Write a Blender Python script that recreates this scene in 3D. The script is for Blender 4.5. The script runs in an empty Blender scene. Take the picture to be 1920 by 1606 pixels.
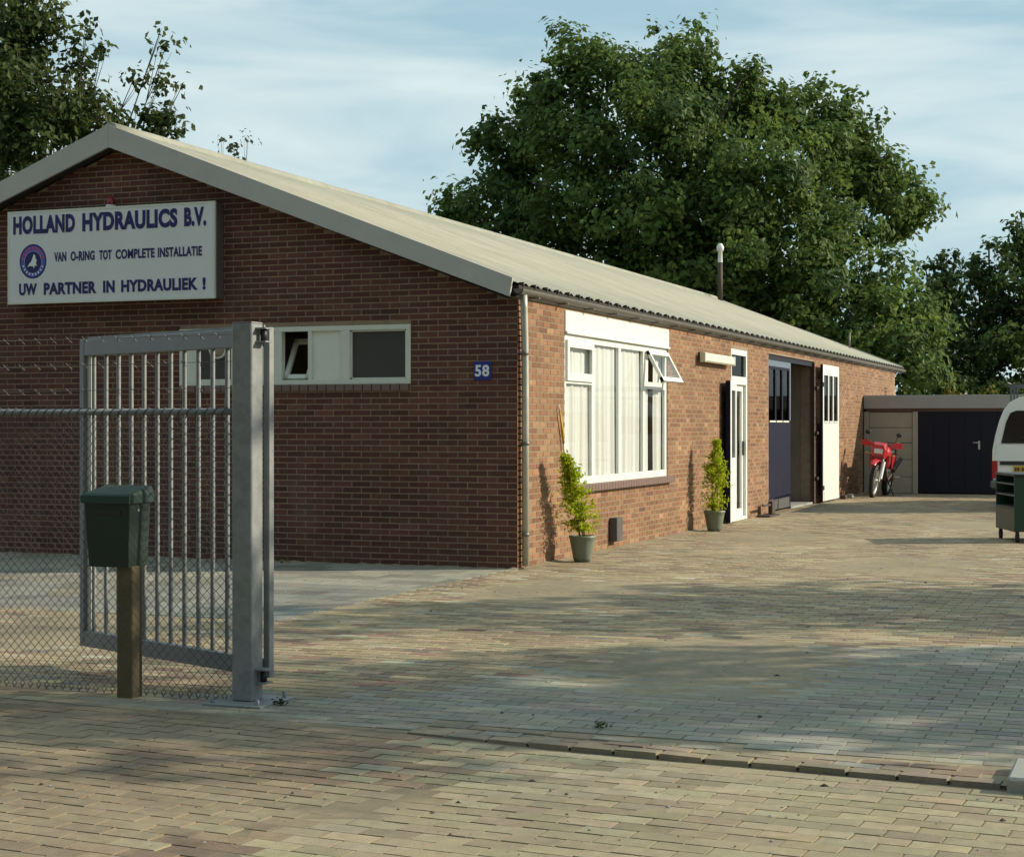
import bpy, math, random
import numpy as np
from mathutils import Vector, Matrix, Euler
random.seed(7); RNG = np.random.default_rng(7)
SC = bpy.context.scene; COL = SC.collection
R = math.radians

# ------------------------------------------------------------------ camera, sky, sun, exposure
TH = R(21.04)
CAM = np.array([6.16, -16.17, 1.46]); FPX = 3188.0; PCX, PCY = 960.0, 798.0
AX = np.array([-math.sin(TH), math.cos(TH), 0]); RT = np.array([math.cos(TH), math.sin(TH), 0])
cd = bpy.data.cameras.new('camera'); cam = bpy.data.objects.new('camera', cd); COL.objects.link(cam)
cam.location = CAM; cam.rotation_euler = (R(90), 0, TH)
cd.sensor_width = 36; cd.lens = FPX / 1920 * 36; cd.shift_y = -(803 - PCY) / 1920
cd.clip_end = 3000; cd.clip_start = .05
SC.camera = cam

SUN_EL = R(26); SUN_AZ = R(26)            # azimuth measured from +X towards +Y
TOSUN = Vector((math.cos(SUN_AZ) * math.cos(SUN_EL), math.sin(SUN_AZ) * math.cos(SUN_EL), math.sin(SUN_EL)))
W = bpy.data.worlds.new('World'); SC.world = W; W.use_nodes = True
nt = W.node_tree; nt.nodes.clear(); N = nt.nodes.new; LK = nt.links.new
out = N('ShaderNodeOutputWorld'); bg = N('ShaderNodeBackground'); sky = N('ShaderNodeTexSky')
sky.sky_type = 'NISHITA'; sky.sun_disc = False; sky.sun_elevation = SUN_EL
sky.sun_rotation = math.atan2(TOSUN.x, TOSUN.y); sky.air_density = 1.0; sky.dust_density = 1.0; sky.ozone_density = 1.5
tc = N('ShaderNodeTexCoord'); mp = N('ShaderNodeMapping'); mp.inputs['Scale'].default_value = (3.2, 3.2, 15); mp.inputs['Rotation'].default_value = (R(7), R(-9), 0)
n1 = N('ShaderNodeTexNoise'); n1.inputs['Scale'].default_value = 1.5; n1.inputs['Detail'].default_value = 7; n1.inputs['Roughness'].default_value = .5; n1.inputs['Distortion'].default_value = .4
cr = N('ShaderNodeValToRGB'); cr.color_ramp.elements[0].position = .36; cr.color_ramp.elements[1].position = .72
cr.color_ramp.elements[0].color = (4.3, 6.5, 7.5, 1); cr.color_ramp.elements[1].color = (8.9, 10.2, 9.9, 1)
mx = N('ShaderNodeMixRGB'); mx.inputs[0].default_value = .8
LK(tc.outputs['Generated'], mp.inputs[0]); LK(mp.outputs[0], n1.inputs['Vector']); LK(n1.outputs['Fac'], cr.inputs[0])
LK(cr.outputs[0], mx.inputs[2]); LK(sky.outputs[0], mx.inputs[1]); LK(mx.outputs[0], bg.inputs[0]); LK(bg.outputs[0], out.inputs[0])
bg.inputs[1].default_value = .075

sl = bpy.data.lights.new('sun', 'SUN'); so = bpy.data.objects.new('sun', sl); COL.objects.link(so)
sl.energy = 4.2; sl.angle = R(.53); sl.color = (1, .89, .69)
so.rotation_euler = (-TOSUN).to_track_quat('-Z', 'Y').to_euler(); so.location = (30, 30, 30)
SC.view_settings.view_transform = 'Standard'; SC.view_settings.look = 'None'
SC.view_settings.exposure = .42; SC.view_settings.gamma = 1; SC.view_settings.use_curve_mapping = False
SC.cycles.max_bounces = 6; SC.cycles.transparent_max_bounces = 12; SC.cycles.use_denoising = True

# ------------------------------------------------------------------ helpers
def WP(px, py, d):                         # a point at depth d seen at a place of the photograph (used for layout only)
    return CAM + d * (AX + RT * (px - PCX) / FPX + np.array([0, 0, -(py - PCY) / FPX]))

def tag(o, label=None, cat=None, group=None, kind=None):
    for k, v in (('label', label), ('category', cat), ('group', group), ('kind', kind)):
        if v: o[k] = v
    return o

def woff(o):
    v = Vector((0, 0, 0))
    while o is not None:
        v += o.location; o = o.parent
    return v

def empty(name, loc=(0, 0, 0), rz=0):
    o = bpy.data.objects.new(name, None); COL.objects.link(o); o.location = loc; o.rotation_euler = (0, 0, rz)
    o.empty_display_size = .2
    return o

def link(name, me, parent=None, loc=(0, 0, 0)):
    o = bpy.data.objects.new(name, me); COL.objects.link(o); o.parent = parent; o.location = loc
    return o

class MB:
    def __init__(s): s.v = []; s.f = []; s.sm = []
    def add(s, vs, fs, smooth=False):
        b = len(s.v); s.v += [tuple(p) for p in vs]; s.f += [tuple(i + b for i in f) for f in fs]; s.sm += [smooth] * len(fs)
        return s
    def box(s, a, b, m=None, bev=0):
        (x0, y0, z0), (x1, y1, z1) = [min(p, q) for p, q in zip(a, b)], [max(p, q) for p, q in zip(a, b)]
        if bev:
            e = bev; vs = []; 
            # 24-vertex chamfered box
            import itertools
            for sx, sy, sz in itertools.product((0, 1), repeat=3):
                X = (x0, x1)[sx]; Y = (y0, y1)[sy]; Z = (z0, z1)[sz]; dx = e * (1, -1)[sx]; dy = e * (1, -1)[sy]; dz = e * (1, -1)[sz]
                vs += [(X, Y + dy, Z + dz), (X + dx, Y, Z + dz), (X + dx, Y + dy, Z)]
            I = lambda sx, sy, sz, k: (sx * 4 + sy * 2 + sz) * 3 + k
            fs = []
            for sd in (0, 1):
                q = [I(sd, 0, 0, 0), I(sd, 1, 0, 0), I(sd, 1, 1, 0), I(sd, 0, 1, 0)]; fs.append(q if sd else q[::-1])
                q = [I(0, sd, 0, 1), I(1, sd, 0, 1), I(1, sd, 1, 1), I(0, sd, 1, 1)]; fs.append(q[::-1] if sd else q)
                q = [I(0, 0, sd, 2), I(1, 0, sd, 2), I(1, 1, sd, 2), I(0, 1, sd, 2)]; fs.append(q if sd else q[::-1])
            for a_ in (0, 1):
                for b_ in (0, 1):
                    q = [I(a_, b_, 0, 0), I(a_, b_, 1, 0), I(a_, b_, 1, 1), I(a_, b_, 0, 1)]; fs.append(q if (a_ != b_) else q[::-1])
                    q = [I(a_, 0, b_, 0), I(a_, 1, b_, 0), I(a_, 1, b_, 2), I(a_, 0, b_, 2)]; fs.append(q[::-1] if (a_ != b_) else q)
                    q = [I(0, a_, b_, 1), I(1, a_, b_, 1), I(1, a_, b_, 2), I(0, a_, b_, 2)]; fs.append(q if (a_ != b_) else q[::-1])
            for sx, sy, sz in itertools.product((0, 1), repeat=3):
                q = [I(sx, sy, sz, 0), I(sx, sy, sz, 1), I(sx, sy, sz, 2)]; fs.append(q if (sx + sy + sz) % 2 else q[::-1])
        else:
            vs = [(x0, y0, z0), (x1, y0, z0), (x1, y1, z0), (x0, y1, z0), (x0, y0, z1), (x1, y0, z1), (x1, y1, z1), (x0, y1, z1)]
            fs = [(0, 3, 2, 1), (4, 5, 6, 7), (0, 1, 5, 4), (1, 2, 6, 5), (2, 3, 7, 6), (3, 0, 4, 7)]
        if m is not None: vs = [tuple(m @ Vector(p)) for p in vs]
        return s.add(vs, fs)
    def prism(s, poly, d):                # poly = list of 3D points (planar), d = extrusion vector
        n = len(poly); d = Vector(d); p = [Vector(q) for q in poly]
        vs = p + [q + d for q in p]
        fs = [tuple(range(n))[::-1], tuple(range(n, 2 * n))] + [(i, (i + 1) % n, n + (i + 1) % n, n + i) for i in range(n)]
        return s.add(vs, fs)
    def tube(s, pts, r, n=8, caps=True, smooth=True):
        pts = [Vector(p) for p in pts]; rr = r if isinstance(r, (list, tuple)) else [r] * len(pts)
        vs = []; fs = []; up = None
        for i, p in enumerate(pts):
            t = (pts[min(i + 1, len(pts) - 1)] - pts[max(i - 1, 0)]).normalized()
            if up is None: up = Vector((0, 0, 1)) if abs(t.z) < .9 else Vector((1, 0, 0))
            a = t.cross(up).normalized(); b = t.cross(a).normalized(); up = -b if False else up
            for k in range(n):
                w = 2 * math.pi * (k + .5) / n
                vs.append(p + (a * math.cos(w) + b * math.sin(w)) * rr[i])
        for i in range(len(pts) - 1):
            for k in range(n):
                fs.append((i * n + k, i * n + (k + 1) % n, (i + 1) * n + (k + 1) % n, (i + 1) * n + k))
        s.add(vs, fs, smooth)
        if caps: s.add(vs[:n], [tuple(range(n))]); s.add(vs[-n:], [tuple(range(n))[::-1]])
        return s
    def lathe(s, prof, c=(0, 0, 0), n=24, axis='z', smooth=True):
        vs = []; fs = []; c = Vector(c)
        for (r, h) in prof:
            for k in range(n):
                w = 2 * math.pi * k / n; a, b = r * math.cos(w), r * math.sin(w)
                vs.append(c + Vector({'z': (a, b, h), 'y': (a, h, b), 'x': (h, a, b)}[axis]))
        for i in range(len(prof) - 1):
            for k in range(n):
                fs.append((i * n + k, i * n + (k + 1) % n, (i + 1) * n + (k + 1) % n, (i + 1) * n + k))
        return s.add(vs, fs, smooth)
    def sphere(s, c, r, n=10, m=7):
        r = r if isinstance(r, (list, tuple)) else (r, r, r); vs = []; fs = []
        for i in range(m + 1):
            a = math.pi * i / m
            for k in range(n):
                w = 2 * math.pi * k / n
                vs.append((c[0] + r[0] * math.sin(a) * math.cos(w), c[1] + r[1] * math.sin(a) * math.sin(w), c[2] + r[2] * math.cos(a)))
        for i in range(m):
            for k in range(n): fs.append((i * n + k, (i + 1) * n + k, (i + 1) * n + (k + 1) % n, i * n + (k + 1) % n))
        return s.add(vs, fs, True)
    def loft(s, secs, smooth=True, caps=True):
        n = len(secs[0]); vs = [p for q in secs for p in q]; fs = []
        for i in range(len(secs) - 1):
            for k in range(n): fs.append((i * n + k, i * n + (k + 1) % n, (i + 1) * n + (k + 1) % n, (i + 1) * n + k))
        s.add(vs, fs, smooth)
        if caps: s.add(secs[0], [tuple(range(n))[::-1]]); s.add(secs[-1], [tuple(range(n))])
        return s
    def mesh(s, name, mat, off=(0, 0, 0)):
        off = Vector(off); me = bpy.data.meshes.new(name)
        me.from_pydata([tuple(Vector(p) - off) for p in s.v], [], s.f)
        me.polygons.foreach_set('use_smooth', s.sm)
        if mat: me.materials.append(mat)
        me.update()
        return me
    def build(s, name, mat, parent=None, fix=True):
        me = s.mesh(name, mat, woff(parent) if parent else (0, 0, 0))
        if fix:
            import bmesh
            b = bmesh.new(); b.from_mesh(me); bmesh.ops.remove_doubles(b, verts=b.verts, dist=1e-5)
            bmesh.ops.recalc_face_normals(b, faces=b.faces); b.to_mesh(me); b.free()
        return link(name, me, parent)

def np_mesh(name, V, F, mat, tint=None, smooth=False):   # V (n,3), F (m,4)
    me = bpy.data.meshes.new(name); m = len(F); k = F.shape[1]
    me.vertices.add(len(V)); me.vertices.foreach_set('co', V.astype(np.float32).ravel())
    me.loops.add(m * k); me.loops.foreach_set('vertex_index', F.astype(np.int32).ravel())
    me.polygons.add(m); me.polygons.foreach_set('loop_start', np.arange(0, m * k, k, dtype=np.int32))
    me.polygons.foreach_set('loop_total', np.full(m, k, dtype=np.int32))
    me.update(calc_edges=True); me.materials.append(mat)
    if tint is not None:
        a = me.attributes.new('tint', 'FLOAT_COLOR', 'FACE')
        a.data.foreach_set('color', np.c_[tint, np.ones(m)].astype(np.float32).ravel())
    me.polygons.foreach_set('use_smooth', np.full(m, smooth, dtype=bool)); me.validate()
    return me

# ------------------------------------------------------------------ materials
def mat(name, col, rough=.6, metal=0, var=.12, scale=3, bump=0, bscale=60, spec=.5, col2=None, c2scale=1.2, c2pos=(.45, .65), tint=False, rvar=.1, stretch=None, big=0):
    m = bpy.data.materials.new(name); m.use_nodes = True; t = m.node_tree; p = t.nodes['Principled BSDF']
    n = t.nodes.new; l = t.links.new
    p.inputs['Roughness'].default_value = rough; p.inputs['Metallic'].default_value = metal; p.inputs['Specular IOR Level'].default_value = spec
    g = n('ShaderNodeNewGeometry')
    if tint:
        a = n('ShaderNodeAttribute'); a.attribute_name = 'tint'; base = a.outputs['Color']
    else:
        a = n('ShaderNodeRGB'); a.outputs[0].default_value = (*col, 1); base = a.outputs[0]
    if col2:
        q = n('ShaderNodeTexNoise'); q.inputs['Scale'].default_value = c2scale; q.inputs['Detail'].default_value = 6; q.inputs['Roughness'].default_value = .65
        if stretch:
            mp_n = n('ShaderNodeMapping'); mp_n.inputs['Scale'].default_value = stretch; l(g.outputs['Position'], mp_n.inputs[0]); l(mp_n.outputs[0], q.inputs['Vector'])
        else: l(g.outputs['Position'], q.inputs['Vector'])
        r = n('ShaderNodeValToRGB'); r.color_ramp.elements[0].position = c2pos[0]; r.color_ramp.elements[1].position = c2pos[1]
        l(q.outputs['Fac'], r.inputs[0]); x = n('ShaderNodeMixRGB'); x.inputs[2].default_value = (*col2, 1)
        l(r.outputs[0], x.inputs[0]); l(base, x.inputs[1]); base = x.outputs[0]
    if big:
        q = n('ShaderNodeTexNoise'); q.inputs['Scale'].default_value = .75; q.inputs['Detail'].default_value = 7; q.inputs['Roughness'].default_value = .68
        l(g.outputs['Position'], q.inputs['Vector']); mr = n('ShaderNodeMapRange'); mr.inputs['From Min'].default_value = .3; mr.inputs['From Max'].default_value = .7
        mr.inputs['To Min'].default_value = 1 - big; mr.inputs['To Max'].default_value = 1 + big * .8; l(q.outputs['Fac'], mr.inputs[0])
        x = n('ShaderNodeMixRGB'); x.blend_type = 'MULTIPLY'; x.inputs[0].default_value = 1; l(base, x.inputs[1]); l(mr.outputs[0], x.inputs[2]); base = x.outputs[0]
    q = n('ShaderNodeTexNoise'); q.inputs['Scale'].default_value = scale; q.inputs['Detail'].default_value = 8; q.inputs['Roughness'].default_value = .7
    l(g.outputs['Position'], q.inputs['Vector'])
    mr = n('ShaderNodeMapRange'); mr.inputs['From Min'].default_value = .25; mr.inputs['From Max'].default_value = .75
    mr.inputs['To Min'].default_value = 1 - var; mr.inputs['To Max'].default_value = 1 + var
    l(q.outputs['Fac'], mr.inputs[0])
    x = n('ShaderNodeMixRGB'); x.blend_type = 'MULTIPLY'; x.inputs[0].default_value = 1
    l(base, x.inputs[1]); l(mr.outputs[0], x.inputs[2]); l(x.outputs[0], p.inputs['Base Color'])
    mr2 = n('ShaderNodeMapRange'); mr2.inputs['To Min'].default_value = max(0, rough - rvar); mr2.inputs['To Max'].default_value = min(1, rough + rvar)
    l(q.outputs['Fac'], mr2.inputs[0]); l(mr2.outputs[0], p.inputs['Roughness'])
    if bump:
        q2 = n('ShaderNodeTexNoise'); q2.inputs['Scale'].default_value = bscale; q2.inputs['Detail'].default_value = 5
        l(g.outputs['Position'], q2.inputs['Vector']); b = n('ShaderNodeBump'); b.inputs['Strength'].default_value = bump; b.inputs['Distance'].default_value = .01
        l(q2.outputs['Fac'], b.inputs['Height']); l(b.outputs[0], p.inputs['Normal'])
    return m

def glass_mat(name, tintc=(.9, .95, .93), refl=.12):
    m = bpy.data.materials.new(name); m.use_nodes = True; t = m.node_tree; t.nodes.clear(); n = t.nodes.new; l = t.links.new
    o = n('ShaderNodeOutputMaterial'); tr = n('ShaderNodeBsdfTransparent'); tr.inputs[0].default_value = (*tintc, 1)
    gl = n('ShaderNodeBsdfGlossy'); gl.inputs['Roughness'].default_value = .03; g_ = n('ShaderNodeNewGeometry'); dt = n('ShaderNodeVectorMath'); dt.operation = 'DOT_PRODUCT'; l(g_.outputs['Normal'], dt.inputs[0]); l(g_.outputs['Incoming'], dt.inputs[1])
    ab = n('ShaderNodeMath'); ab.operation = 'ABSOLUTE'; l(dt.outputs['Value'], ab.inputs[0]); om = n('ShaderNodeMath'); om.operation = 'SUBTRACT'; om.inputs[0].default_value = 1; l(ab.outputs[0], om.inputs[1])
    f = n('ShaderNodeMath'); f.operation = 'POWER'; l(om.outputs[0], f.inputs[0]); f.inputs[1].default_value = 6
    mth = n('ShaderNodeMath'); mth.operation = 'MULTIPLY_ADD'; mth.inputs[1].default_value = .5; mth.inputs[2].default_value = refl * .3; mth.use_clamp = True
    mi = n('ShaderNodeMixShader'); l(f.outputs[0], mth.inputs[0]); l(mth.outputs[0], mi.inputs[0]); l(tr.outputs[0], mi.inputs[1]); l(gl.outputs[0], mi.inputs[2]); l(mi.outputs[0], o.inputs[0])
    return m

def leaf_mat(name, trans=.42):
    m = bpy.data.materials.new(name); m.use_nodes = True; t = m.node_tree; t.nodes.clear(); n = t.nodes.new; l = t.links.new
    o = n('ShaderNodeOutputMaterial'); a = n('ShaderNodeAttribute'); a.attribute_name = 'tint'
    d = n('ShaderNodeBsdfPrincipled'); d.inputs['Roughness'].default_value = .5; d.inputs['Specular IOR Level'].default_value = .12
    tr = n('ShaderNodeBsdfTranslucent'); h = n('ShaderNodeHueSaturation'); h.inputs['Value'].default_value = 1.35; h.inputs['Hue'].default_value = .485
    mi = n('ShaderNodeMixShader'); mi.inputs[0].default_value = trans
    l(a.outputs[0], d.inputs['Base Color']); l(a.outputs[0], h.inputs['Color']); l(h.outputs[0], tr.inputs[0])
    l(d.outputs[0], mi.inputs[1]); l(tr.outputs[0], mi.inputs[2]); l(mi.outputs[0], o.inputs[0])
    return m

M = dict(
    brick=mat('fired_brick', (0, 0, 0), .85, tint=True, var=.25, scale=26, bump=.35, bscale=140, col2=(.20, .115, .08), c2scale=1.1, c2pos=(.55, 1.0), big=.22),
    mortar=mat('mortar', (.265, .195, .128), .95, var=.3, scale=9, bump=.3, bscale=120, big=.25),
    paver=mat('paver', (0, 0, 0), .88, tint=True, var=.2, scale=22, bump=.4, bscale=160, col2=(.38, .305, .18), c2scale=.9, c2pos=(.52, .9), big=.2),
    paver_dust=mat('paver_dusty', (0, 0, 0), .9, tint=True, var=.22, scale=17, bump=.4, bscale=150, col2=(.32, .26, .165), c2scale=.8, c2pos=(.40, .72), big=.22),
    joint=mat('joint_sand', (.25, .205, .135), .95, var=.25, scale=12, bump=.4, bscale=200, col2=(.38, .305, .18), c2scale=.9, c2pos=(.45, .8), big=.2),
    joint_dark=mat('joint_earth', (.15, .12, .08), .95, var=.3, scale=8, bump=.4, bscale=200, col2=(.32, .26, .165), c2scale=.8, c2pos=(.40, .72), big=.22),
    soil=mat('soil', (.10, .10, .05), .95, var=.3, scale=1.5, bump=.5, bscale=20, col2=(.06, .10, .03), c2scale=.3),
    roof=mat('fibre_cement', (.30, .30, .25), .9, var=.13, scale=2.2, bump=.15, bscale=80, col2=(.25, .235, .175), c2scale=1, c2pos=(.45, .8), stretch=(.5, 5, .5), big=.12),
    barge=mat('grey_board', (.44, .425, .40), .7, var=.1, scale=2.5),
    dark=mat('dark_gap', (.03, .025, .02), .9),
    gutter=mat('zinc_gutter', (.17, .16, .14), .5, .4, var=.2, scale=5),
    pipe=mat('zinc_pipe', (.46, .47, .42), .5, .35, var=.2, scale=6),
    white=mat('white_paint', (.69, .70, .67), .45, var=.05, scale=4),
    white2=mat('grey_white_paint', (.62, .64, .56), .5, var=.07, scale=6),
    panel=mat('white_panel', (.68, .70, .62), .55, var=.05, scale=8),
    sillm=mat('sill_tile', (.16, .10, .085), .6, var=.15, scale=12),
    glass=glass_mat('window_glass', (.98, .985, .98), .08),
    obscured=mat('obscured_glass', (.055, .05, .048), .38, var=.08, scale=20),
    glassd=glass_mat('dark_glass', (.25, .26, .27), .08),
    curtain=None,
    room=mat('room_plaster', (.10, .085, .07), .9),
    plaster=mat('rough_plaster', (.23, .18, .13), .9, var=.2, scale=3, bump=.3, bscale=40),
    navy=mat('navy_paint', (.010, .011, .03), .7, var=.15, scale=4, spec=.15, col2=(.018, .017, .024), c2scale=1.4, c2pos=(.5, .8)),
    navyd=mat('navy_steel', (.008, .008, .017), .6, spec=.25, var=.12, scale=2),
    bluegrey=mat('faded_blue_paint', (.11, .15, .2), .5, var=.12, scale=8),
    kick=mat('worn_kick_plate', (.085, .08, .08), .55, var=.2, scale=7),
    signw=mat('sign_face', (.66, .675, .68), .5, var=.04, scale=2),
    signs=mat('sign_side', (.12, .09, .095), .5, var=.08),
    navyink=mat('navy_ink', (.012, .012, .11), .5, var=.03),
    blueink=mat('blue_ink', (.07, .10, .46), .5, var=.05),
    redink=mat('red_ink', (.55, .06, .10), .5, var=.05),
    whiteink=mat('white_ink', (.75, .77, .8), .5, var=.03),
    numblue=mat('enamel_blue', (.02, .03, .24), .3, var=.05),
    zinc=mat('galvanised_steel', (.285, .29, .29), .55, .3, var=.16, scale=14, col2=(.20, .21, .215), c2scale=14, c2pos=(.42, .6)),
    zincd=mat('dull_galvanised', (.23, .235, .25), .55, .3, var=.14, scale=10),
    wire=mat('wire_coating', (.055, .055, .06), .6, .2, var=.1),
    barb=mat('barbed_steel', (.14, .135, .13), .5, .5, var=.1),
    mgreen=mat('green_plastic', (.006, .020, .013), .5, var=.1, scale=6),
    mlid=mat('green_lid', (.014, .042, .03), .6, var=.1, scale=6),
    post=mat('weathered_wood', (.105, .082, .045), .85, var=.3, scale=9, bump=.4, bscale=45),
    pot=mat('glazed_pot', (.16, .185, .14), .45, var=.14, scale=12),
    earth=mat('potting_soil', (.05, .035, .02), .95, var=.2),
    bark=mat('bark', (.085, .068, .048), .9, var=.3, scale=4, bump=.5, bscale=15),
    twig=mat('twig', (.11, .12, .05), .8),
    leaf=leaf_mat('tree_leaf'), pleaf=leaf_mat('pot_leaf', .45),
    rubber=mat('rubber', (.018, .017, .017), .8, var=.15), black=mat('black_plastic', (.018, .018, .02), .5),
    red=mat('red_plastic', (.46, .02, .03), .3, var=.06), redd=mat('dark_red_plastic', (.20, .015, .02), .4),
    silver=mat('cast_alloy', (.5, .49, .46), .4, .6), orange=mat('amber_lens', (.5, .2, .02), .3), lens=mat('headlight_lens', (.6, .62, .62), .15),
    vanw=mat('van_white', (.72, .74, .72), .3, var=.04, scale=2), vanglass=mat('van_glass', (.03, .022, .02), .07, var=.1, spec=.8),
    plate=mat('plate_yellow', (.52, .32, .03), .5, var=.06), tail=mat('tail_red', (.35, .02, .02), .25), bump=mat('bumper_grey', (.10, .10, .105), .6),
    garw=mat('garage_concrete', (.34, .30, .23), .85, var=.12, scale=4, bump=.2, bscale=60), garf=mat('garage_fascia', (.30, .285, .26), .75, var=.08, scale=3),
    tgreen=mat('trolley_green', (.010, .045, .028), .45, var=.1), tgrey=mat('trolley_grey', (.075, .078, .07), .6, .2),
    iron=mat('rusty_iron', (.07, .05, .045), .7, .3, var=.3, scale=20),
    tube=mat('lamp_cover', (.66, .68, .56), .4, var=.04), alarm=mat('alarm_red', (.25, .01, .02), .3),
    block=mat('concrete_block', (.30, .30, .28), .85, var=.15, scale=12, bump=.3, bscale=80),
    fan=mat('fan_plastic', (.30, .24, .17), .5),
)
def curtain_mat():
    m = mat('net_curtain', (.86, .88, .85), .9, var=.04, scale=3); t = m.node_tree; p = t.nodes['Principled BSDF']
    tr = t.nodes.new('ShaderNodeBsdfTranslucent'); tr.inputs[0].default_value = (.86, .86, .74, 1); mi = t.nodes.new('ShaderNodeMixShader'); mi.inputs[0].default_value = .25
    t.links.new(p.outputs[0], mi.inputs[1]); t.links.new(tr.outputs[0], mi.inputs[2]); t.links.new(mi.outputs[0], t.nodes['Material Output'].inputs[0]); return m
M['curtain'] = curtain_mat()

# ------------------------------------------------------------------ fields of pieces (bricks, pavers)
def blocks_np(C, H, U, V, Nn, bev, depth, jit):
    """C (n,3) centres of the faces, H (n,2) half sizes; five-faced pieces with a chamfered edge."""
    n = len(C); U, V, Nn = map(lambda a: np.array(a, float), (U, V, Nn))
    sg = np.array([(-1, -1), (1, -1), (1, 1), (-1, 1)], float)
    low = C[:, None, :] + sg[None, :, :1] * H[:, None, :1] * U + sg[None, :, 1:] * H[:, None, 1:] * V - depth * Nn
    Hi = H - bev
    tilt = jit * RNG.normal(size=(n, 2)) * .5
    hh = jit * RNG.normal(size=(n, 1)) + (sg[None] * tilt[:, None, :]).sum(2)
    top = C[:, None, :] + sg[None, :, :1] * Hi[:, None, :1] * U + sg[None, :, 1:] * Hi[:, None, 1:] * V + hh[..., None] * Nn
    vs = np.concatenate([low, top], 1).reshape(-1, 3)
    f = np.array([(4, 5, 6, 7)] + [(k, (k + 1) % 4, 4 + (k + 1) % 4, 4 + k) for k in range(4)])
    F = (f[None] + (np.arange(n) * 8)[:, None, None]).reshape(-1, 4)
    return vs, F

def piece_field(name, stuffname, parent, C, H, U, V, Nn, pal, tints, mt, bev, depth, jit, view_rank, nmax=300, nvar=10, full=None):
    """The nmax best-seen whole pieces become single objects sharing a few meshes; the rest one mesh."""
    order = np.argsort(view_rank); whole = order[[i for i in range(len(order)) if full is None or full[order[i]]]][:nmax]
    mask = np.ones(len(C), bool); mask[whole] = False
    off = np.array(woff(parent))
    vs, F = blocks_np(C[mask], H[mask], U, V, Nn, bev, depth, jit)
    tc_ = np.repeat(tints[mask], 5, 0)
    o = link(stuffname, np_mesh(stuffname, vs - off, F, mt, tc_), parent); o['kind'] = 'stuff'
    var = {}
    for i in whole:
        key = (int(pal[i]), random.randrange(nvar), round(float(H[i][0]), 3), round(float(H[i][1]), 3))
        if key not in var:
            vs, F = blocks_np(np.zeros((1, 3)), H[i:i + 1], U, V, Nn, bev, depth, jit * .6)
            var[key] = np_mesh(name, vs, F, mt, np.repeat(tints[i:i + 1], 5, 0))
        link(name, var[key], parent, C[i] - off)

def tint_pick(pals, idx):
    base = np.array([pals[i] for i in idx])
    return base * (1 + .13 * RNG.normal(size=(len(idx), 1))) * (1 + .03 * RNG.normal(size=(len(idx), 3)))

def project(P):
    v = P - CAM; z = v @ AX; return PCX + FPX * (v @ RT) / z, PCY - FPX * v[:, 2] / z, z

# ------------------------------------------------------------------ ground, yard, pavement, kerb
g = MB().add([(-900, -900, -.09), (900, -900, -.09), (900, 1200, -.09), (-900, 1200, -.09)], [(0, 1, 2, 3)]).build('ground', M['soil'], fix=False)
tag(g, kind='structure')

KX0, KX1 = 2.75, 5.50
def ky(x): return -8.80 - .075 * (x - 2.75)          # front edge of the yard paving

def in_frame(P, m=40):
    x, y, z = project(P); return (z > .5) & (x > -m) & (x < 1920 + m) & (y < 1606 + m)

def running_bond(x0, x1, y0, y1, L, Wd, jit=.0, shift=.5):
    P = []; H = []; r = 0; y = y0
    while y < y1:
        x = x0 - (L * shift if r % 2 else 0)
        while x < x1: P.append((x + L / 2, y + Wd / 2)); x += L
        y += Wd; r += 1
    return np.array(P)

# yard
bed = MB().add([(-14, -8.80 + .075 * 16.75, -.0036), (2.75, -8.785, -.0036), (13, ky(13) + .03, -.0036), (13, 34, -.0036), (-14, 34, -.0036)], [(0, 1, 2, 3, 4)])
bed.add([(2.75, ky(2.75) + .03, -.0065), (13, ky(13) + .03, -.0065), (13, ky(13) + .03, -.10), (2.75, ky(2.75) + .03, -.10)], [(0, 3, 2, 1)])
yard = tag(bed.build('yard_paving', M['joint'], fix=False), kind='structure')
P = running_bond(-13, 12.8, -9.565, 33, .2105, .1065)
wob = np.sin(P[:, 0] * .9 + P[:, 1] * .35) * .02
rows = np.round((P[:, 1] + 9.565) / .1065)
P[:, 1] += wob * .6
keep = ~((P[:, 0] < .02) & (P[:, 1] > 0) & (P[:, 1] < 26)) & ~((P[:, 0] < 9) & (P[:, 1] > 21.2)) & (P[:, 1] > ky(P[:, 0]) + np.where(P[:, 0] > 2.75, .37, .065)) 
keep &= ~((P[:, 0] > -14) & (P[:, 0] < -.06) & (P[:, 1] > -4.9) & (P[:, 1] < 0))         # tile apron before the gable
P = P[keep]
C3 = np.c_[P, np.zeros(len(P))] + np.c_[np.zeros((len(P), 2)), .006 * np.sin(P[:, 0] * 1.3) * np.sin(P[:, 1] * .8)]
H = np.tile([.1037, .0517], (len(P), 1)) - RNG.uniform(0, .0018, (len(P), 2))
def yard_zone(x, y):
    s = 1.1 * x - 9.75 + .25 * np.sin(x * 2.1) + .2 * np.sin(y * 3 + x)       # line between grey and brown reused pavers
    return y < s + RNG.normal(size=len(x)) * .12
grey = yard_zone(P[:, 0], P[:, 1])
rnd = RNG.random(len(P))
PAL = [(.27, .25, .20), (.25, .236, .195), (.31, .245, .15), (.265, .20, .125), (.335, .275, .175), (.23, .14, .10), (.18, .155, .125), (.37, .335, .25)]
pal = np.where(grey, np.where(rnd < .6, 0, 1), np.select([rnd < .5, rnd < .72, rnd < .88, rnd < .93, rnd < .97], [2, 3, 4, 5, 6], 7))
T = tint_pick(PAL, pal)
x, y, z = project(C3); rank = np.where((x > 0) & (x < 1920) & (z > 1), z, 1e6 + z)
piece_field('paver', 'paver_courses', yard, C3, H, (1, 0, 0), (0, 1, 0), (0, 0, 1), pal, T, M['paver'], .002, .012, .0006, rank)

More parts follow.
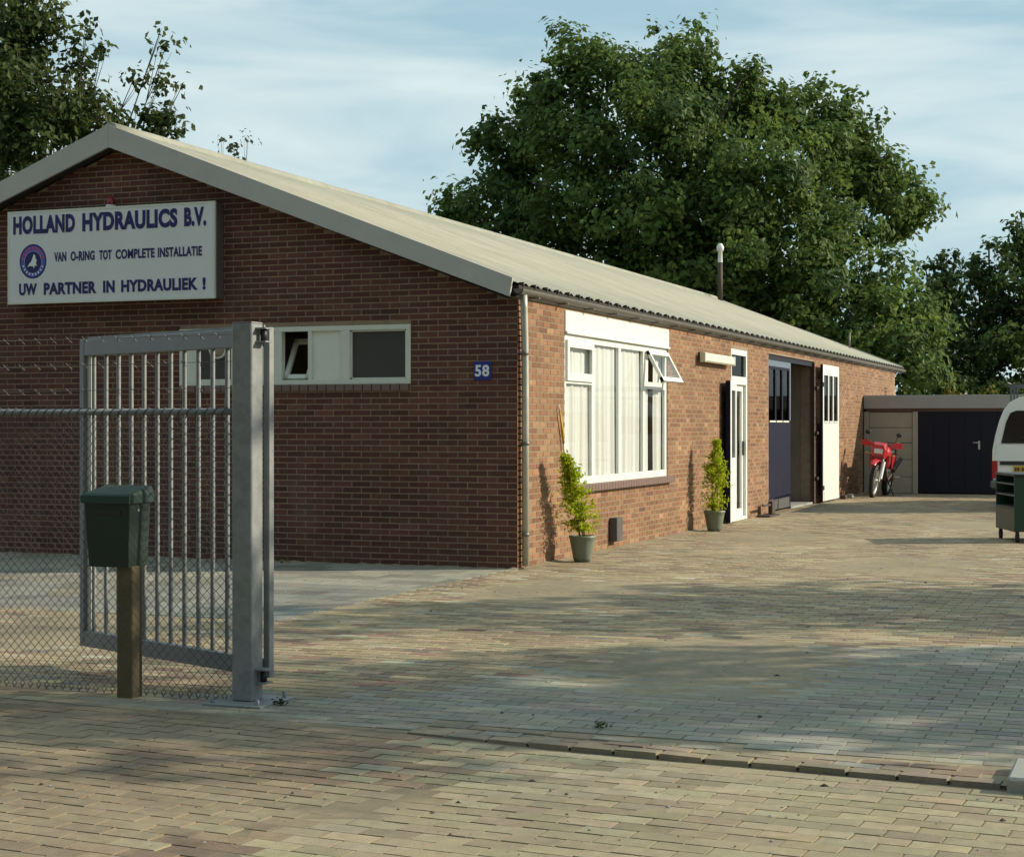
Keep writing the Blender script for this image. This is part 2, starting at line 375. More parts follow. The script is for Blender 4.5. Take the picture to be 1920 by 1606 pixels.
# apron of grey concrete tiles in front of the gable
ap = tag(MB().add([(-14, -4.93, -.0075), (-.07, -4.93, -.0075), (-.07, -.01, -.0075), (-14, -.01, -.0075)], [(0, 1, 2, 3)]).build('tile_apron', M['joint'], fix=False), kind='structure')
P = []; H = []
for r_ in range(16):
    x_ = -.072 
    if r_ % 2: P.append((x_ - .0755, -4.9 + .302 * (r_ + .5))); H.append((.0738, .1492)); x_ -= .151
    while x_ > -9.6: P.append((x_ - .151, -4.9 + .302 * (r_ + .5))); H.append((.1492, .1492)); x_ -= .302
P = np.array(P); H = np.array(H)
C3 = np.c_[P, np.full(len(P), .001)]
rr = RNG.random(len(P)); light = (P[:, 1] > -2.4)
pal = np.where(light, np.where(rr < .7, 0, 1), np.where(rr < .7, 2, 3)).astype(int)
T = tint_pick([(.26, .248, .20), (.235, .225, .185), (.20, .195, .17), (.18, .178, .16)], pal) 
x, y, z = project(C3); rank = np.where((x > 0) & (x < 1920) & (z > 1), z, 1e6 + z)
piece_field('tile', 'tile_courses', ap, C3, H, (1, 0, 0), (0, 1, 0), (0, 0, 1), pal, T, M['paver'], .002, .012, .0005, rank)

# kerb band: three rows of edge stones
kb = MB().add([(2.75, ky(2.75) + .40, -.005), (2.75, ky(2.75) + .02, -.005), (5.52, ky(5.52) + .02, -.005), (5.52, ky(5.52) + .40, -.005)], [(0, 1, 2, 3)])
kerb = tag(kb.build('kerb', M['joint_dark'], fix=False), kind='structure')
ang = math.atan(-.075); U = (math.cos(ang), math.sin(ang), 0); V = (-math.sin(ang), math.cos(ang), 0)
cs = []; hs = []; pl = []
for row, (o0, wd, ln) in enumerate(((.0, .105, .212), (.108, .10, .212), (.212, .10, .212))):
    xx = 2.78 + (.11 if row == 1 else 0)
    while xx < 5.40:
        b = Vector((xx + ln / 2, ky(xx + ln / 2), .005 if row == 0 else .003)) + Vector(V) * (o0 + wd / 2); cs.append(b); hs.append((ln / 2 - .004, wd / 2 - .003)); pl.append(0 if row == 0 else random.choice((1, 1, 2, 3))); xx += ln
C3 = np.array(cs); H = np.array(hs); pal = np.array(pl)
T = tint_pick([(.20, .165, .125), (.23, .19, .14), (.24, .24, .22), (.20, .13, .10)], pal)
x, y, z = project(C3)
var = {}
for i in range(len(C3)):
    vs, F = blocks_np(np.zeros((1, 3)), H[i:i + 1], U, V, (0, 0, 1), .005, .05 if pal[i] == 0 else .02, .002)
    link('kerb_stone', np_mesh('kerb_stone', vs, F, M['paver_dust'], np.repeat(T[i:i + 1], 5, 0)), kerb, C3[i])

cb = MB().box((5.56, -9.06, -.05), (7.6, -8.62, .045), bev=.012).build('concrete_threshold', M['block'])
tag(cb, 'pale grey raised concrete slab at right end of the kerb', 'slab')

# street pavement
def pave_z(x, y):
    b_ = np.clip((x - 2.7) / 1.0, 0, 1); b_ = b_ * b_ * (3 - 2 * b_)
    return -.001 - .016 * np.clip(b_ + (y < -9.6) * np.clip((-9.6 - y) / .8, 0, 1) * .6, 0, 1) + .005 * np.sin(x * 1.9 + y) * np.sin(y * 1.4)
gx = np.linspace(-20, 20, 81); V_ = []; 
for t_ in np.linspace(0, 1, 50):
    y_ = (ky(gx) + .06) * (1 - t_) + -30 * t_; V_ += list(zip(gx, y_, pave_z(gx, y_) - .0028))
F_ = [(j * 81 + i, (j + 1) * 81 + i, (j + 1) * 81 + i + 1, j * 81 + i + 1) for j in range(49) for i in range(80)]
pm = MB().add(V_, F_, True)
pv = tag(pm.build('pavement', M['joint_dark'], fix=False), kind='structure')
P = running_bond(-9, 11, -15.5, -7, .2105, .1075)
Pa = P.copy(); Pa[:, 1] = P[:, 1] - .075 * (P[:, 0] - 2.75) + .012 * np.sin(P[:, 0] * 1.7)
keep = (Pa[:, 1] < ky(Pa[:, 0]) - .055)
Pa = Pa[keep]
C3 = np.c_[Pa, pave_z(Pa[:, 0], Pa[:, 1])]; C3[:, :2] += RNG.normal(size=Pa.shape) * .0012
H = np.tile([.1038, .0524], (len(Pa), 1)) - RNG.uniform(0, .0022, (len(Pa), 2))
rr = RNG.random(len(Pa)); browner = Pa[:, 0] + RNG.normal(size=len(Pa)) * .25 < 3.0
PALP = [(.295, .25, .165), (.275, .225, .148), (.32, .275, .185), (.195, .14, .092), (.165, .118, .078), (.215, .16, .10)]
pal = np.where(browner, np.select([rr < .4, rr < .75], [3, 5], 4), np.select([rr < .45, rr < .8], [0, 1], 2)).astype(int)
T = tint_pick(PALP, pal)
x, y, z = project(C3); rank = np.where((x > 0) & (x < 1920) & (z > 1) & (y < 1600), z, 1e6 + z)
piece_field('paver', 'paver_courses', pv, C3, H, U, V, (0, 0, 1), pal, T, M['paver_dust'], .0018, .03, .0008, rank)

# ------------------------------------------------------------------ brick building
EAVE = 2.82; RX = -4.78; RZ = 4.76; SL = .384; BW = -9.56; BL = 25.8
bld = tag(empty('brick_building', (0, 0, 0)), 'long low red brick workshop with gabled grey corrugated roof', 'building')
WIN_F = (-3.98, -1.19, 1.90, 2.52)                     # front strip window (x0, x1, z0, z1)
WIN_S = (1.46, 5.58, .80, 2.68)                        # large side window (y0, y1, z0, z1)
DOOR = (9.12, 10.22, 0, 2.64); BARN = (11.72, 15.62, 0, 2.66)
def gable_z(x): return 2.72 + (RZ - .22 - 2.72) * (1 - abs(x - RX) / abs(RX))

def wall_slab(a0, a1, z0, z1, holes, mk):
    As = sorted({a0, a1, *[h[0] for h in holes], *[h[1] for h in holes]}); Zs = sorted({z0, z1, *[h[2] for h in holes], *[h[3] for h in holes]})
    As = [a for a in As if a0 <= a <= a1]; Zs = [q for q in Zs if z0 <= q <= z1]
    for i in range(len(As) - 1):
        for j in range(len(Zs) - 1):
            c = ((As[i] + As[i + 1]) / 2, (Zs[j] + Zs[j + 1]) / 2)
            if any(h[0] < c[0] < h[1] and h[2] < c[1] < h[3] for h in holes): continue
            mk(As[i], As[i + 1], Zs[j], Zs[j + 1])
REC = .003
wf = MB(); wall_slab(BW, -REC - .0, -.05, 2.72, [WIN_F], lambda a, b, c, d: wf.box((a, REC, c), (b, .24, d)))
wf.prism([(BW, REC, 2.72), (-REC, REC, 2.72), (RX, REC, RZ - .22)], (0, .2, 0))
wallf = wf.build('wall', M['mortar'], bld, fix=False); wallf['label'] = 'shaded front gable wall'
ws = MB(); wall_slab(.24, BL, -.05, 2.78, [WIN_S, DOOR, BARN], lambda a, b, c, d: ws.box((-REC, a, c), (-.26, b, d)))
ws.box((-REC, REC + .006, -.05), (-.26, .24, 2.78))
walls = ws.build('wall', M['mortar'], bld, fix=False); walls['label'] = 'sunlit long side wall with window and doors'
wb = MB().box((BW, .24, -.05), (BW + .25, BL, 2.78)).box((BW, BL - .2, -.05), (-.26, BL, 2.78))
wb.prism([(BW, BL - .1, 2.78), (-.1, BL - .1, 2.78), (RX, BL - .1, RZ - .22)], (0, .1, 0))
wallb = wb.build('wall', M['mortar'], bld, fix=False); wallb['label'] = 'rear walls out of sight'

BP, BH = .2205, .0625
FPAL = [(.096, .032, .022), (.104, .036, .024), (.088, .029, .02), (.115, .043, .029), (.08, .027, .02), (.12, .048, .033)]      # gable bricks, shade put into a darker colour than the side wall
BPAL = [(.225, .113, .055), (.245, .126, .062), (.205, .098, .048), (.265, .145, .074), (.185, .085, .045), (.285, .165, .088)]  # side wall bricks, sunlight put into a lighter colour
def brick_field(a0, a1, z0, z1, holes, limit, par=0):
    cs = []; hs = []; full = []
    r = 0; z = z0
    while z < z1 - .01:
        a = a0 - (BP / 2 if (r + par) % 2 else 0)
        while a < a1:
            s, e = (a0 if a <= a0 + 1e-6 else a + .005), min(a + BP - .005, a1); zc = z + BH / 2
            segs = [(s, e)]
            for h in holes:
                if h[2] - .02 < zc < h[3] + .02:
                    n = []
                    for (p, q) in segs:
                        if q <= h[0] or p >= h[1]: n.append((p, q))
                        else:
                            if p < h[0]: n.append((p, h[0]))
                            if q > h[1]: n.append((h[1], q))
                    segs = n
            for (p, q) in segs:
                if q - p > .03 and zc + .028 < limit((p + q) / 2):
                    cs.append(((p + q) / 2, zc)); hs.append(((q - p) / 2, .0255)); full.append(q - p > .2)
            a += BP
        z += BH; r += 1
    return np.array(cs), np.array(hs), np.array(full)
c, h, full = brick_field(0, -BW, .002, RZ - .2, [(-WIN_F[1], -WIN_F[0], WIN_F[2] - .075, WIN_F[3])], lambda a: gable_z(-a) + .04)
c[:, 0] *= -1
C3 = np.c_[c[:, 0], np.zeros(len(c)), c[:, 1]]
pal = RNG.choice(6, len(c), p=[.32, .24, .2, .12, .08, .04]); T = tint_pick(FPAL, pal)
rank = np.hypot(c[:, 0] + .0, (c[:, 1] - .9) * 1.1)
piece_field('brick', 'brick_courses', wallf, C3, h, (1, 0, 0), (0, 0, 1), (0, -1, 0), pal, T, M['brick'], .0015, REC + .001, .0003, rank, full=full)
c, h, full = brick_field(0, BL, .002, 2.78, [(WIN_S[0], WIN_S[1], WIN_S[2] - .09, WIN_S[3] + .2), DOOR, BARN], lambda a: 9, 1)
C3 = np.c_[np.zeros(len(c)), c[:, 0], c[:, 1]]
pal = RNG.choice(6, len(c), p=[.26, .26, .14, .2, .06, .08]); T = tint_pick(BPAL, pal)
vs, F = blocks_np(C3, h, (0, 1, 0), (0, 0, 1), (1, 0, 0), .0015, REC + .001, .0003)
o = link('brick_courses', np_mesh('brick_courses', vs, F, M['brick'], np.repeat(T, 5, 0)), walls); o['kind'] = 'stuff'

# interior rooms
rm = MB().box((-9.2, .26, -.02), (-.28, 8, -.01)).box((-5.2, .3, 0), (-5.1, 8.0, 2.7)).box((-5.2, 8.0, 0), (-.28, 8.1, 2.7)).box((-9.2, .26, 2.70), (-.28, 25.5, 2.72))
rm.box((-5.2, 25.2, 0), (-.28, 25.3, 2.7)).box((-5.2, 10.9, 0), (-.28, 11.0, 2.7)).box((-5.2, 16.4, 0), (-.28, 16.5, 2.7)).box((-5.2, 8.1, -.02), (-.28, 25, 0)).box((-5.2, 8.1, 0), (-5.1, 25, 2.7))
rm.build('interior', M['room'], bld, fix=False)

# roof: corrugated sheets, boards, gutter
RY0, RY1 = -.16, 26.9
def roof_side(sgn, parent):
    nx = 5; pitch = .177; ny = int((RY1 - RY0) / pitch * 8); ys = np.linspace(RY0, RY1, ny)
    vs = []; ov = []
    for j, yv in enumerate(ys):
        w = .013 * math.sin((yv - RY0) / pitch * 2 * math.pi)
        for i, t in enumerate((0, .333, .3331, .666, .6661, 1)):
            xx = RX + sgn * t * 4.85; zz = RZ - t * 4.85 * SL
            lift = .018 * (1 if i in (0, 1) else .5 if i in (2, 3) else 0) + (.0)
            vs.append((xx, yv, zz + w + lift))
    n = 6; V_ = np.array(vs); F_ = np.array([(j * n + i, j * n + i + 1, (j + 1) * n + i + 1, (j + 1) * n + i) for j in range(ny - 1) for i in range(n - 1)])
    if sgn < 0: F_ = F_[:, ::-1]
    o = link('corrugated_sheets', np_mesh('corrugated_sheets', V_, F_, M['roof']), parent)
    o.data.polygons.foreach_set('use_smooth', [True] * len(F_))
    return o
# solid deck under the sheets
dk = MB()
for sgn in (1, -1):
    e = RX + sgn * 4.78
    dk.prism([(RX, RY0 + .05, RZ - .04), (e, RY0 + .05, RZ - .04 - 4.78 * SL), (e, RY0 + .05, RZ - .14 - 4.78 * SL), (RX, RY0 + .05, RZ - .16)], (0, RY1 - RY0 - .1, 0))
roof = dk.build('roof', M['dark'], bld)
for sgn in (1, -1): roof_side(sgn, roof)
rc = MB()
for k in range(19):
    y0 = RY0 + k * 1.43; rc.tube([(RX, y0, RZ - .03), (RX, min(y0 + 1.44, RY1), RZ - .028)], .10, 12, caps=k in (0, 18))
rc.build('ridge_cap', M['roof'], roof)
for sgn in (1, -1):
    for (y0, y1) in ((RY0 - .035, RY0 - .003), (RY1 + .003, RY1 + .03)):
        e = RX + sgn * 4.80; zt = RZ + .035; zb = RZ - .215; dz = 4.80 * SL
        b = MB().prism([(RX + sgn * .002, y0, zt), (e, y0, zt - dz), (e - sgn * .035, y0, zb - dz + .06), (RX + sgn * .002, y0, zb)], (0, y1 - y0, 0))
        b.build('bargeboard', M['barge'], roof)
# soffit under the verge
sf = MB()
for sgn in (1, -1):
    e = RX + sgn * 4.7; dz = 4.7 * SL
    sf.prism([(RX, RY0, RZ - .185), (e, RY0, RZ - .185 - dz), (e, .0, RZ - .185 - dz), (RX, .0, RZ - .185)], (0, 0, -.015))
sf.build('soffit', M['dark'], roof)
# boxed eave and gutter
ez = RZ - 4.85 * SL
MB().box((-.02, .002, 2.765), (.012, RY1 - .05, 2.80)).build('eave_board', M['barge'], roof)
gt = MB(); prof = [(.0 + .06 + .058 * math.cos(a), ez - .055 + .058 * math.sin(a)) for a in np.linspace(math.pi, 2 * math.pi, 9)]
inner = [(.0 + .06 + .05 * math.cos(a), ez - .055 + .05 * math.sin(a)) for a in np.linspace(2 * math.pi, math.pi, 9)]
ring = prof + inner
gt.loft([[(px, RY0 + .02, pz) for px, pz in ring], [(px, RY1 - .02, pz) for px, pz in ring]], smooth=False)
for yv in (RY0 + .02, RY1 - .02): gt.prism([(px, yv, pz) for px, pz in prof], (0, .004, 0))
gut = gt.build('gutter', M['gutter'], roof)
yv = .3
while yv < 26.5: MB().box((.002, yv, ez - .128), (.124, yv + .03, ez - .1135)).build('gutter_bracket', M['gutter'], bld); yv += .9
# bird comb: short dark teeth under each wave of the sheet
bc = MB(); k = 0
while RY0 + .05 + k * .354 < RY1 - .1:
    yv = RY0 + .0442 + .177 * .5 + k * .354; bc.box((.03, yv, ez - .02), (.074, yv + .03, ez + .02)); k += 1
o = bc.build('bird_comb', M['dark'], bld, fix=False); o['kind'] = 'stuff'
# dark filler strip
MB().box((-.01, RY0 + .04, ez - .05), (.06, RY1 - .04, ez - .014)).build('fascia', M['dark'], bld)

# downpipe
dp = MB().tube([(.06, .02, 2.79), (.06, .03, 2.66), (.055, .07, 2.3), (.055, .08, 1.8), (.055, .09, .03)], .036, 12)
dpo = dp.build('downpipe', M['pipe'], bld)
for zz in (2.2, 1.28, .35): MB().lathe([(.036, -.02), (.042, -.018), (.042, .018), (.036, .02)], (.055, .09 - (.03 if zz > 2 else .005), zz), 12).build('pipe_collar', M['gutter'], dpo)

# front strip window
x0, x1, z0, z1 = WIN_F
fw = empty('strip_window', (0, 0, 0)); fw.parent = bld
f = MB(); yf, yb = -.012, .07
f.box((x0, yf, z1 - .05), (x1, yb, z1)); f.box((x0, yf, z0), (x1, yb, z0 + .05))
for a, b in ((x0, x0 + .045), (-3.80, -3.765), (-3.325, -3.25), (-2.79, -2.71), (-2.39, -2.345), (-2.0, -1.895), (-1.24, x1)): f.box((a, yf + .002, z0 + .05), (b, yb, z1 - .05))
f.build('frame', M['white2'], fw)
for a, b in ((x0 + .045, -3.80), (-3.25, -2.79), (-2.345, -2.0)):
    MB().box((a, .012, z0 + .05), (b, .05, z1 - .05)).build('panel', M['panel'], fw)
for a, b in ((-3.765, -3.325), (-1.895, -1.24)):
    p = MB().box((a, .03, z0 + .05), (b, .036, z1 - .05)).build('pane', M['obscured'], fw)
# inner beads of the fixed pane
for a, b in ((-1.895, -1.24), (-3.765, -3.325)):
    bd = MB().box((a, .008, z0 + .05), (a + .018, .03, z1 - .05)).box((b - .018, .008, z0 + .05), (b, .03, z1 - .05)).box((a, .008, z1 - .068), (b, .03, z1 - .051)).box((a, .008, z0 + .051), (b, .03, z0 + .068))
    bd.build('glazing_bead', M['white2'], fw)
# inward tilted sash, hinged at the bottom
rot = Matrix.Translation((0, .04, z0 + .06)) @ Matrix.Rotation(R(-30), 4, 'X')
sh = MB(); a, b = -2.705, -2.395; hh = .50
for (p, q, r_, s_) in ((a, a + .045, 0, hh), (b - .045, b, 0, hh)): sh.box((p, -.02, r_), (q, .02, s_), rot)
sh.box((a, -.02, 0), (b, .02, .05), rot).box((a, -.02, hh - .045), (b, .02, hh), rot)
sash = sh.build('tilted_sash', M['white2'], fw)
# ventilation fan behind the left pane
vf = MB().lathe([(.0, -.02), (.07, -.02), (.09, 0), (.09, .02), (.0, .02)], (-3.50, .0, 2.30), 18, 'y').build('window_vent', M['fan'], fw)
MB().lathe([(.09, -.012), (.112, -.008), (.112, .01), (.09, .01)], (-3.50, 0, 2.30), 18, 'y').build('vent_ring', M['white'], fw) 
s_ = MB(); k = 0; xx = x0
while xx < x1 - .02: s_.box((xx + .003, -.035, z0 - .072), (min(xx + .104, x1) - .003, .05, z0 - .003), bev=.004); xx += .107
s_.build('sill', M['sillm'], fw)

# large side window
y0, y1, z0, z1 = WIN_S
sw = empty('side_window', (0, 0, 0)); sw.parent = bld
tp = 2.47; f = MB(); xf, xb = -.012, -.05
f.box((xf, y0, tp - .07), (xb, y1, tp - .003)); f.box((xf, y0, z0), (xb, y1, z0 + .085))
mull = ((y0, y0 + .075), (2.44, 2.53), (3.47, 3.56), (4.50, 4.60), (y1 - .09, y1))
for a, b in mull: f.box((xf - .002, a, z0 + .085), (xb, b, tp - .07))
f.box((xf - .001, y0 + .075, 1.93), (xb, 2.44, 2.03)).box((xf - .001, 4.60, 1.93), (xb, y1 - .09, 2.02))
f.build('frame', M['white'], sw)
MB().box((.01, y0 - .0, tp), (-.09, y1 + .04, tp + .26)).box((.03, y0, tp + .006), (.0102, y1 + .04, tp + .03)).build('head_panel', M['white'], sw)
# casement rails standing proud on the left light
cs_ = MB()
a, b = y0 + .065, 2.455; cs_.box((.012, a, 1.96), (-.013, b, 2.05)).box((.012, a, 2.33), (-.013, b, 2.41)).box((.012, a, 2.05), (-.013, a + .07, 2.33)).box((.012, b - .07, 2.05), (-.013, b, 2.33))
cs_.build('casement', M['white'], sw)
for (a, b, c, d) in ((y0 + .075, 2.44, 2.03, tp - .07), (y0 + .075, 2.44, z0 + .085, 1.93), (2.53, 3.47, z0 + .085, tp - .07), (3.56, 4.50, z0 + .085, tp - .07), (4.60, y1 - .09, z0 + .085, 1.93)):
    MB().box((-.024, a, c), (-.029, b, d)).build('pane', M['glass'], sw)
a, b = 4.585, 5.52; hh = -.44
rot2 = Matrix.Translation((.012, 0, 2.41)) @ Matrix.Rotation(R(-28), 4, 'Y')
aw = MB()
aw.box((-.02, a, hh), (.02, a + .06, 0), rot2).box((-.02, b - .06, hh), (.02, b, 0), rot2).box((-.021, a, hh), (.021, b, hh + .06), rot2).box((-.021, a, -.055), (.021, b, 0), rot2)
awn = aw.build('awning_sash', M['white'], sw)
MB().box((-.004, a + .06, hh + .06), (.004, b - .06, -.055), rot2).build('pane', M['glass'], awn)
def curtain(ya, yb, za, zb, x=-.066, amp=.009):
    n = int((yb - ya) / .012); V_ = []; 
    ph = [random.random() * 6 for _ in range(4)]
    for i in range(n + 1):
        yv = ya + (yb - ya) * i / n
        w = amp * (math.sin(yv * 34 + ph[0]) + .7 * math.sin(yv * 21 + ph[1]) + .6 * math.sin(yv * 55 + ph[2]))
        for zz in (za, (za + zb) / 2, zb): V_.append((x + w * (1 if zz < zb else .5), yv + .008 * math.sin(zz * 5 + yv * 3), zz))
    F_ = [(i * 3 + j, (i + 1) * 3 + j, (i + 1) * 3 + j + 1, i * 3 + j + 1) for i in range(n) for j in (0, 1)]
    m = MB(); m.add(V_, F_, True); return m.build('curtain', M['curtain'], sw)
curtain(1.52, 2.50, .86, 2.44); curtain(2.46, 3.54, .86, 2.44, -.064); curtain(3.50, 4.92, .86, 2.44, -.068); curtain(5.16, 5.52, .86, 2.44, -.07)
s_ = MB(); yy = y0 + .0
while yy < y1 + .1: s_.box((-.05, yy + .003, z0 - .085), (.075, min(yy + .104, y1 + .12) - .003, z0 - .004), bev=.004); yy += .107
s_.build('sill', M['sillm'], sw)

# office door
y0, y1, z0, z1 = DOOR
dr = empty('office_door', (0, 0, 0)); dr.parent = bld
f = MB(); xf, xb = -.01, -.09
f.box((xf, y0, 0), (xb, y0 + .07, z1)).box((xf, y1 - .09, 0), (xb, y1, z1)).box((xf, y0 + .07, z1 - .09), (xb, y1 - .09, z1)).box((xf + .002, y0 + .07, 2.10), (xb, y1 - .09, 2.22)).box((xf, y0 + .07, 0), (xb, y1 - .09, .05))
f.build('frame', M['white'], dr)
MB().box((-.05, y0 + .07, 2.22), (-.056, y1 - .09, z1 - .09)).build('pane', M['glassd'], dr)
il = MB(); a, b = y0 + .07, y1 - .09
il.box((-.055, a, .05), (-.088, a + .12, 2.10)).box((-.055, b - .1, .05), (-.088, b, 2.10)).box((-.055, a + .12, .05), (-.088, b - .1, .17)).box((-.055, a + .12, 2.0), (-.088, b - .1, 2.10))
inner_ = il.build('inner_leaf', M['white'], dr)
MB().box((-.07, a + .12, .17), (-.076, b - .1, 2.0)).build('pane', M['glass'], inner_)
MB().box((-.03, b - .075, 1.0), (-.054, b - .04, 1.22)).tube([(-.04, b - .055, 1.16), (-.015, b - .055, 1.16), (-.015, b - .16, 1.16)], .009, 6).build('handle', M['black'], inner_)
m = MB(); V_ = []
for i in range(60):
    yv = a + (b - a) * i / 59
    for zz in (.1, 2.06): V_.append((-.15 + .012 * math.sin(yv * 60), yv, zz))
m.add(V_, [(i * 2, i * 2 + 2, i * 2 + 3, i * 2 + 1) for i in range(59)], True); m.build('curtain', M['curtain'], dr)
# swung-open outer leaf
lw = .70; rot = Matrix.Translation((.05, y0 + .03, .03)) @ Matrix.Rotation(R(6), 4, 'Z')      # local -Y runs from hinge to free edge
lf = MB(); t = .025
lf.box((-t, -lw, 0), (t, -lw + .16, 2.1), rot).box((-t, -.14, 0), (t, 0, 2.1), rot).box((-t, -lw + .16, 1.96), (t, -.14, 2.1), rot).box((-t, -lw + .16, 0), (t, -.14, .95), rot)
leafo = lf.build('open_leaf', M['white'], dr)
MB().box((-.004, -lw + .16, .95), (.004, -.14, 1.96), rot).build('pane', M['glass'], leafo)
MB().box((-t - .002, -lw - .006, 0), (t + .002, -lw - .0005, 2.1), rot).box((-t - .02, -lw, 0), (-t - .001, 0, 2.1), rot).build('leaf_back', M['navy'], leafo)

# workshop doors
y0, y1, z0, z1 = BARN
bdn = empty('workshop_doors', (0, 0, 0)); bdn.parent = bld
f = MB().box((-.03, y0, z1 - .09), (-.2, y1, z1)).box((-.03, y0, 0), (-.14, y0 + .04, z1 - .09))
f.build('frame', M['navyd'], bdn)
def barn_leaf(ya, yb, xo, za, zb, mm, mtop, mkick, name, nwin=3, th=.045, wz=(1.55, 2.42)):
    lf = MB(); st = .13
    lf.box((xo, ya, za), (xo - th, ya + .10, zb)).box((xo, yb - st, za), (xo - th, yb, zb))
    lf.box((xo, ya + .10, za + .18), (xo - th, yb - st, wz[0])).box((xo - .001, ya + .10, zb - .001), (xo - th, yb - st, wz[1]))
    lw = (yb - st - ya - .10); 
    for k in range(1, nwin):
        c = ya + .10 + lw * k / nwin; lf.box((xo, c - .045, wz[0]), (xo - th, c + .045, wz[1]))
    o = lf.build(name, mm, bdn)
    MB().box((xo + .006, ya + .10, za), (xo - th, yb - st, za + .178)).build('kick_plate', mkick, o)
    if mtop: MB().box((xo + .004, ya, zb - .1), (xo + .0005, yb, zb)).box((xo + .004, yb - .09, wz[0]), (xo + .0005, yb, zb - .1)).build('top_rail', mtop, o)
    for k in range(nwin):
        c0 = ya + .10 + lw * k / nwin + (.045 if k else 0); c1 = ya + .10 + lw * (k + 1) / nwin - (.045 if k < nwin - 1 else 0)
        MB().box((xo - .018, c0, wz[0]), (xo - .024, c1, wz[1])).build('pane', M['glassd'], o)
    ll = MB()
    for k in range(nwin):
        c0 = ya + .13 + lw * k / nwin; ll.box((xo + .012, c0, wz[0] - .03), (xo + .0005, c0 + lw / nwin - .08, wz[0] - .002))
    ll.build('weather_bar', M['white2'] if mm is M['navy'] else M['white'], o)
    for zz in (.25, 2.2): MB().box((xo + .012, ya + .005, zz), (xo + .0012, ya + .09, zz + .08)).build('hinge', M['iron'], o)
    return o
barn_leaf(y0 + .045, 13.62, -.03, .04, z1 - .095, M['navy'], M['bluegrey'], M['kick'], 'navy_leaf')
wl = barn_leaf(15.83, 17.5, .13, .04, 2.62, M['white'], None, M['white'], 'white_leaf')
MB().box((.083, 15.80, .04), (.128, 15.829, 2.62)).build('leaf_edge', M['navyd'], wl)
rv = MB().box((-.265, 15.62, 0), (-.62, 15.70, 2.7))
rv.build('reveal', M['plaster'], bdn)
jb = MB().box((.012, 15.60, 0), (-.06, 15.64, 2.64))
for zz in (.45, 1.3, 2.15): jb.box((.06, 15.64, zz), (.013, 15.79, zz + .05))
jb.build('jamb', M['iron'], bdn)
MB().box((-.02, 13.64, .0), (-.9, 15.58, .035)).build('door_step', M['block'], bdn)

# vent hood low on the wall, vent slots high at the far end, flue
MB().box((.0015, 3.05, .09), (.10, 3.28, .37), bev=.006).build('vent_hood', M['kick'], bld)
vs_ = MB()
for k in range(3): vs_.box((.0015, 24.2, 2.16 + k * .08), (.012, 24.42, 2.20 + k * .08))
vs_.build('vent_slot', M['iron'], bld)
fx, fy = -4.45, 26.2; fz = RZ - .12
fl = MB().tube([(fx, fy, fz - .1), (fx, fy, fz + .98)], .06, 12).build('flue', M['iron'], bld)
MB().lathe([(.062, .98), (.055, 1.26), (.085, 1.28), (.10, 1.36), (.05, 1.46), (0, 1.47)], (fx, fy, fz), 14).build('flue_cowl', M['white'], fl)
MB().tube([(-1.2, 26.4, 3.3), (-1.2, 26.4, 3.78)], .02, 6).build('vent_pipe', M['gutter'], bld)

# ------------------------------------------------------------------ things on the walls
def font(body, x, z, w, h, mt, parent, y, ext=.002, off=.0, name='lettering', axis='front'):
    cu = bpy.data.curves.new(name, 'FONT'); cu.body = body; cu.size = 1; cu.extrude = ext; cu.offset = off; cu.align_x = 'LEFT'; cu.space_character = 1.07; cu.resolution_u = 4
    o = bpy.data.objects.new(name, cu); COL.objects.link(o)
    bpy.context.view_layer.update(); bb = o.bound_box
    xs = [p[0] for p in bb]; ys = [p[1] for p in bb]
    sx = w / (max(xs) - min(xs)); sy = h / (max(ys) - min(ys))
    me = bpy.data.meshes.new_from_object(o); bpy.data.objects.remove(o)
    p = woff(parent)
    for v in me.vertices:
        v.co = Vector((x + (v.co.x - min(xs)) * sx, y - v.co.z - ext, z + (v.co.y - min(ys)) * sy)) - p
    me.materials.clear(); me.materials.append(mt); me.flip_normals() if False else None
    return link(name, me, parent)

SY = -.20
sg = tag(empty('company_sign', (-4.86, 0, 2.9)), 'large white sign board with blue company lettering on gable wall', 'sign')
SX0, SX1, SZ0, SZ1 = -6.11, -3.43, 2.845, 3.875
MB().box((SX0, SY + .012, SZ0), (SX1, -.004, SZ1)).build('casing', M['signs'], sg)
MB().box((SX0 + .004, SY, SZ0 + .004), (SX1 - .004, SY + .0118, SZ1 - .004)).build('sign_face', M['signw'], sg)
tr_ = MB()
for a, b in (((SX0 - .01, SZ0 - .01), (SX1 + .01, SZ0 + .012)), ((SX0 - .01, SZ1 - .012), (SX1 + .01, SZ1 + .01))): tr_.box((a[0], SY - .004, a[1]), (b[0], SY + .03, b[1]))
for a, b in ((SX0 - .01, SX0 + .012), (SX1 - .012, SX1 + .01)): tr_.box((a, SY - .0035, SZ0 + .012), (b, SY + .03, SZ1 - .012))
tr_.build('edge_trim', M['white2'], sg)
SW = SX1 - SX0; SH = SZ1 - SZ0
sxp = lambda u: SX0 + u * SW
szp = lambda v: SZ1 - v * SH
def line(body, u0, u1, v0, v1, off, mt=None): font(body, sxp(u0), szp(v1), SW * (u1 - u0), SH * (v1 - v0), mt or M['navyink'], sg, SY - .0005, off=off + .014)
line('HOLLAND', .025, .335, .045, .245, .035); line('HYDRAULICS', .372, .83, .045, .245, .035); line('B.V.', .862, .965, .045, .245, .035)
line('VAN', .232, .292, .455, .558, .018); line('O-RING', .314, .432, .455, .558, .018); line('TOT', .455, .515, .455, .558, .018)
line('COMPLETE', .535, .722, .455, .558, .018); line('INSTALLATIE', .738, .945, .455, .558, .018)
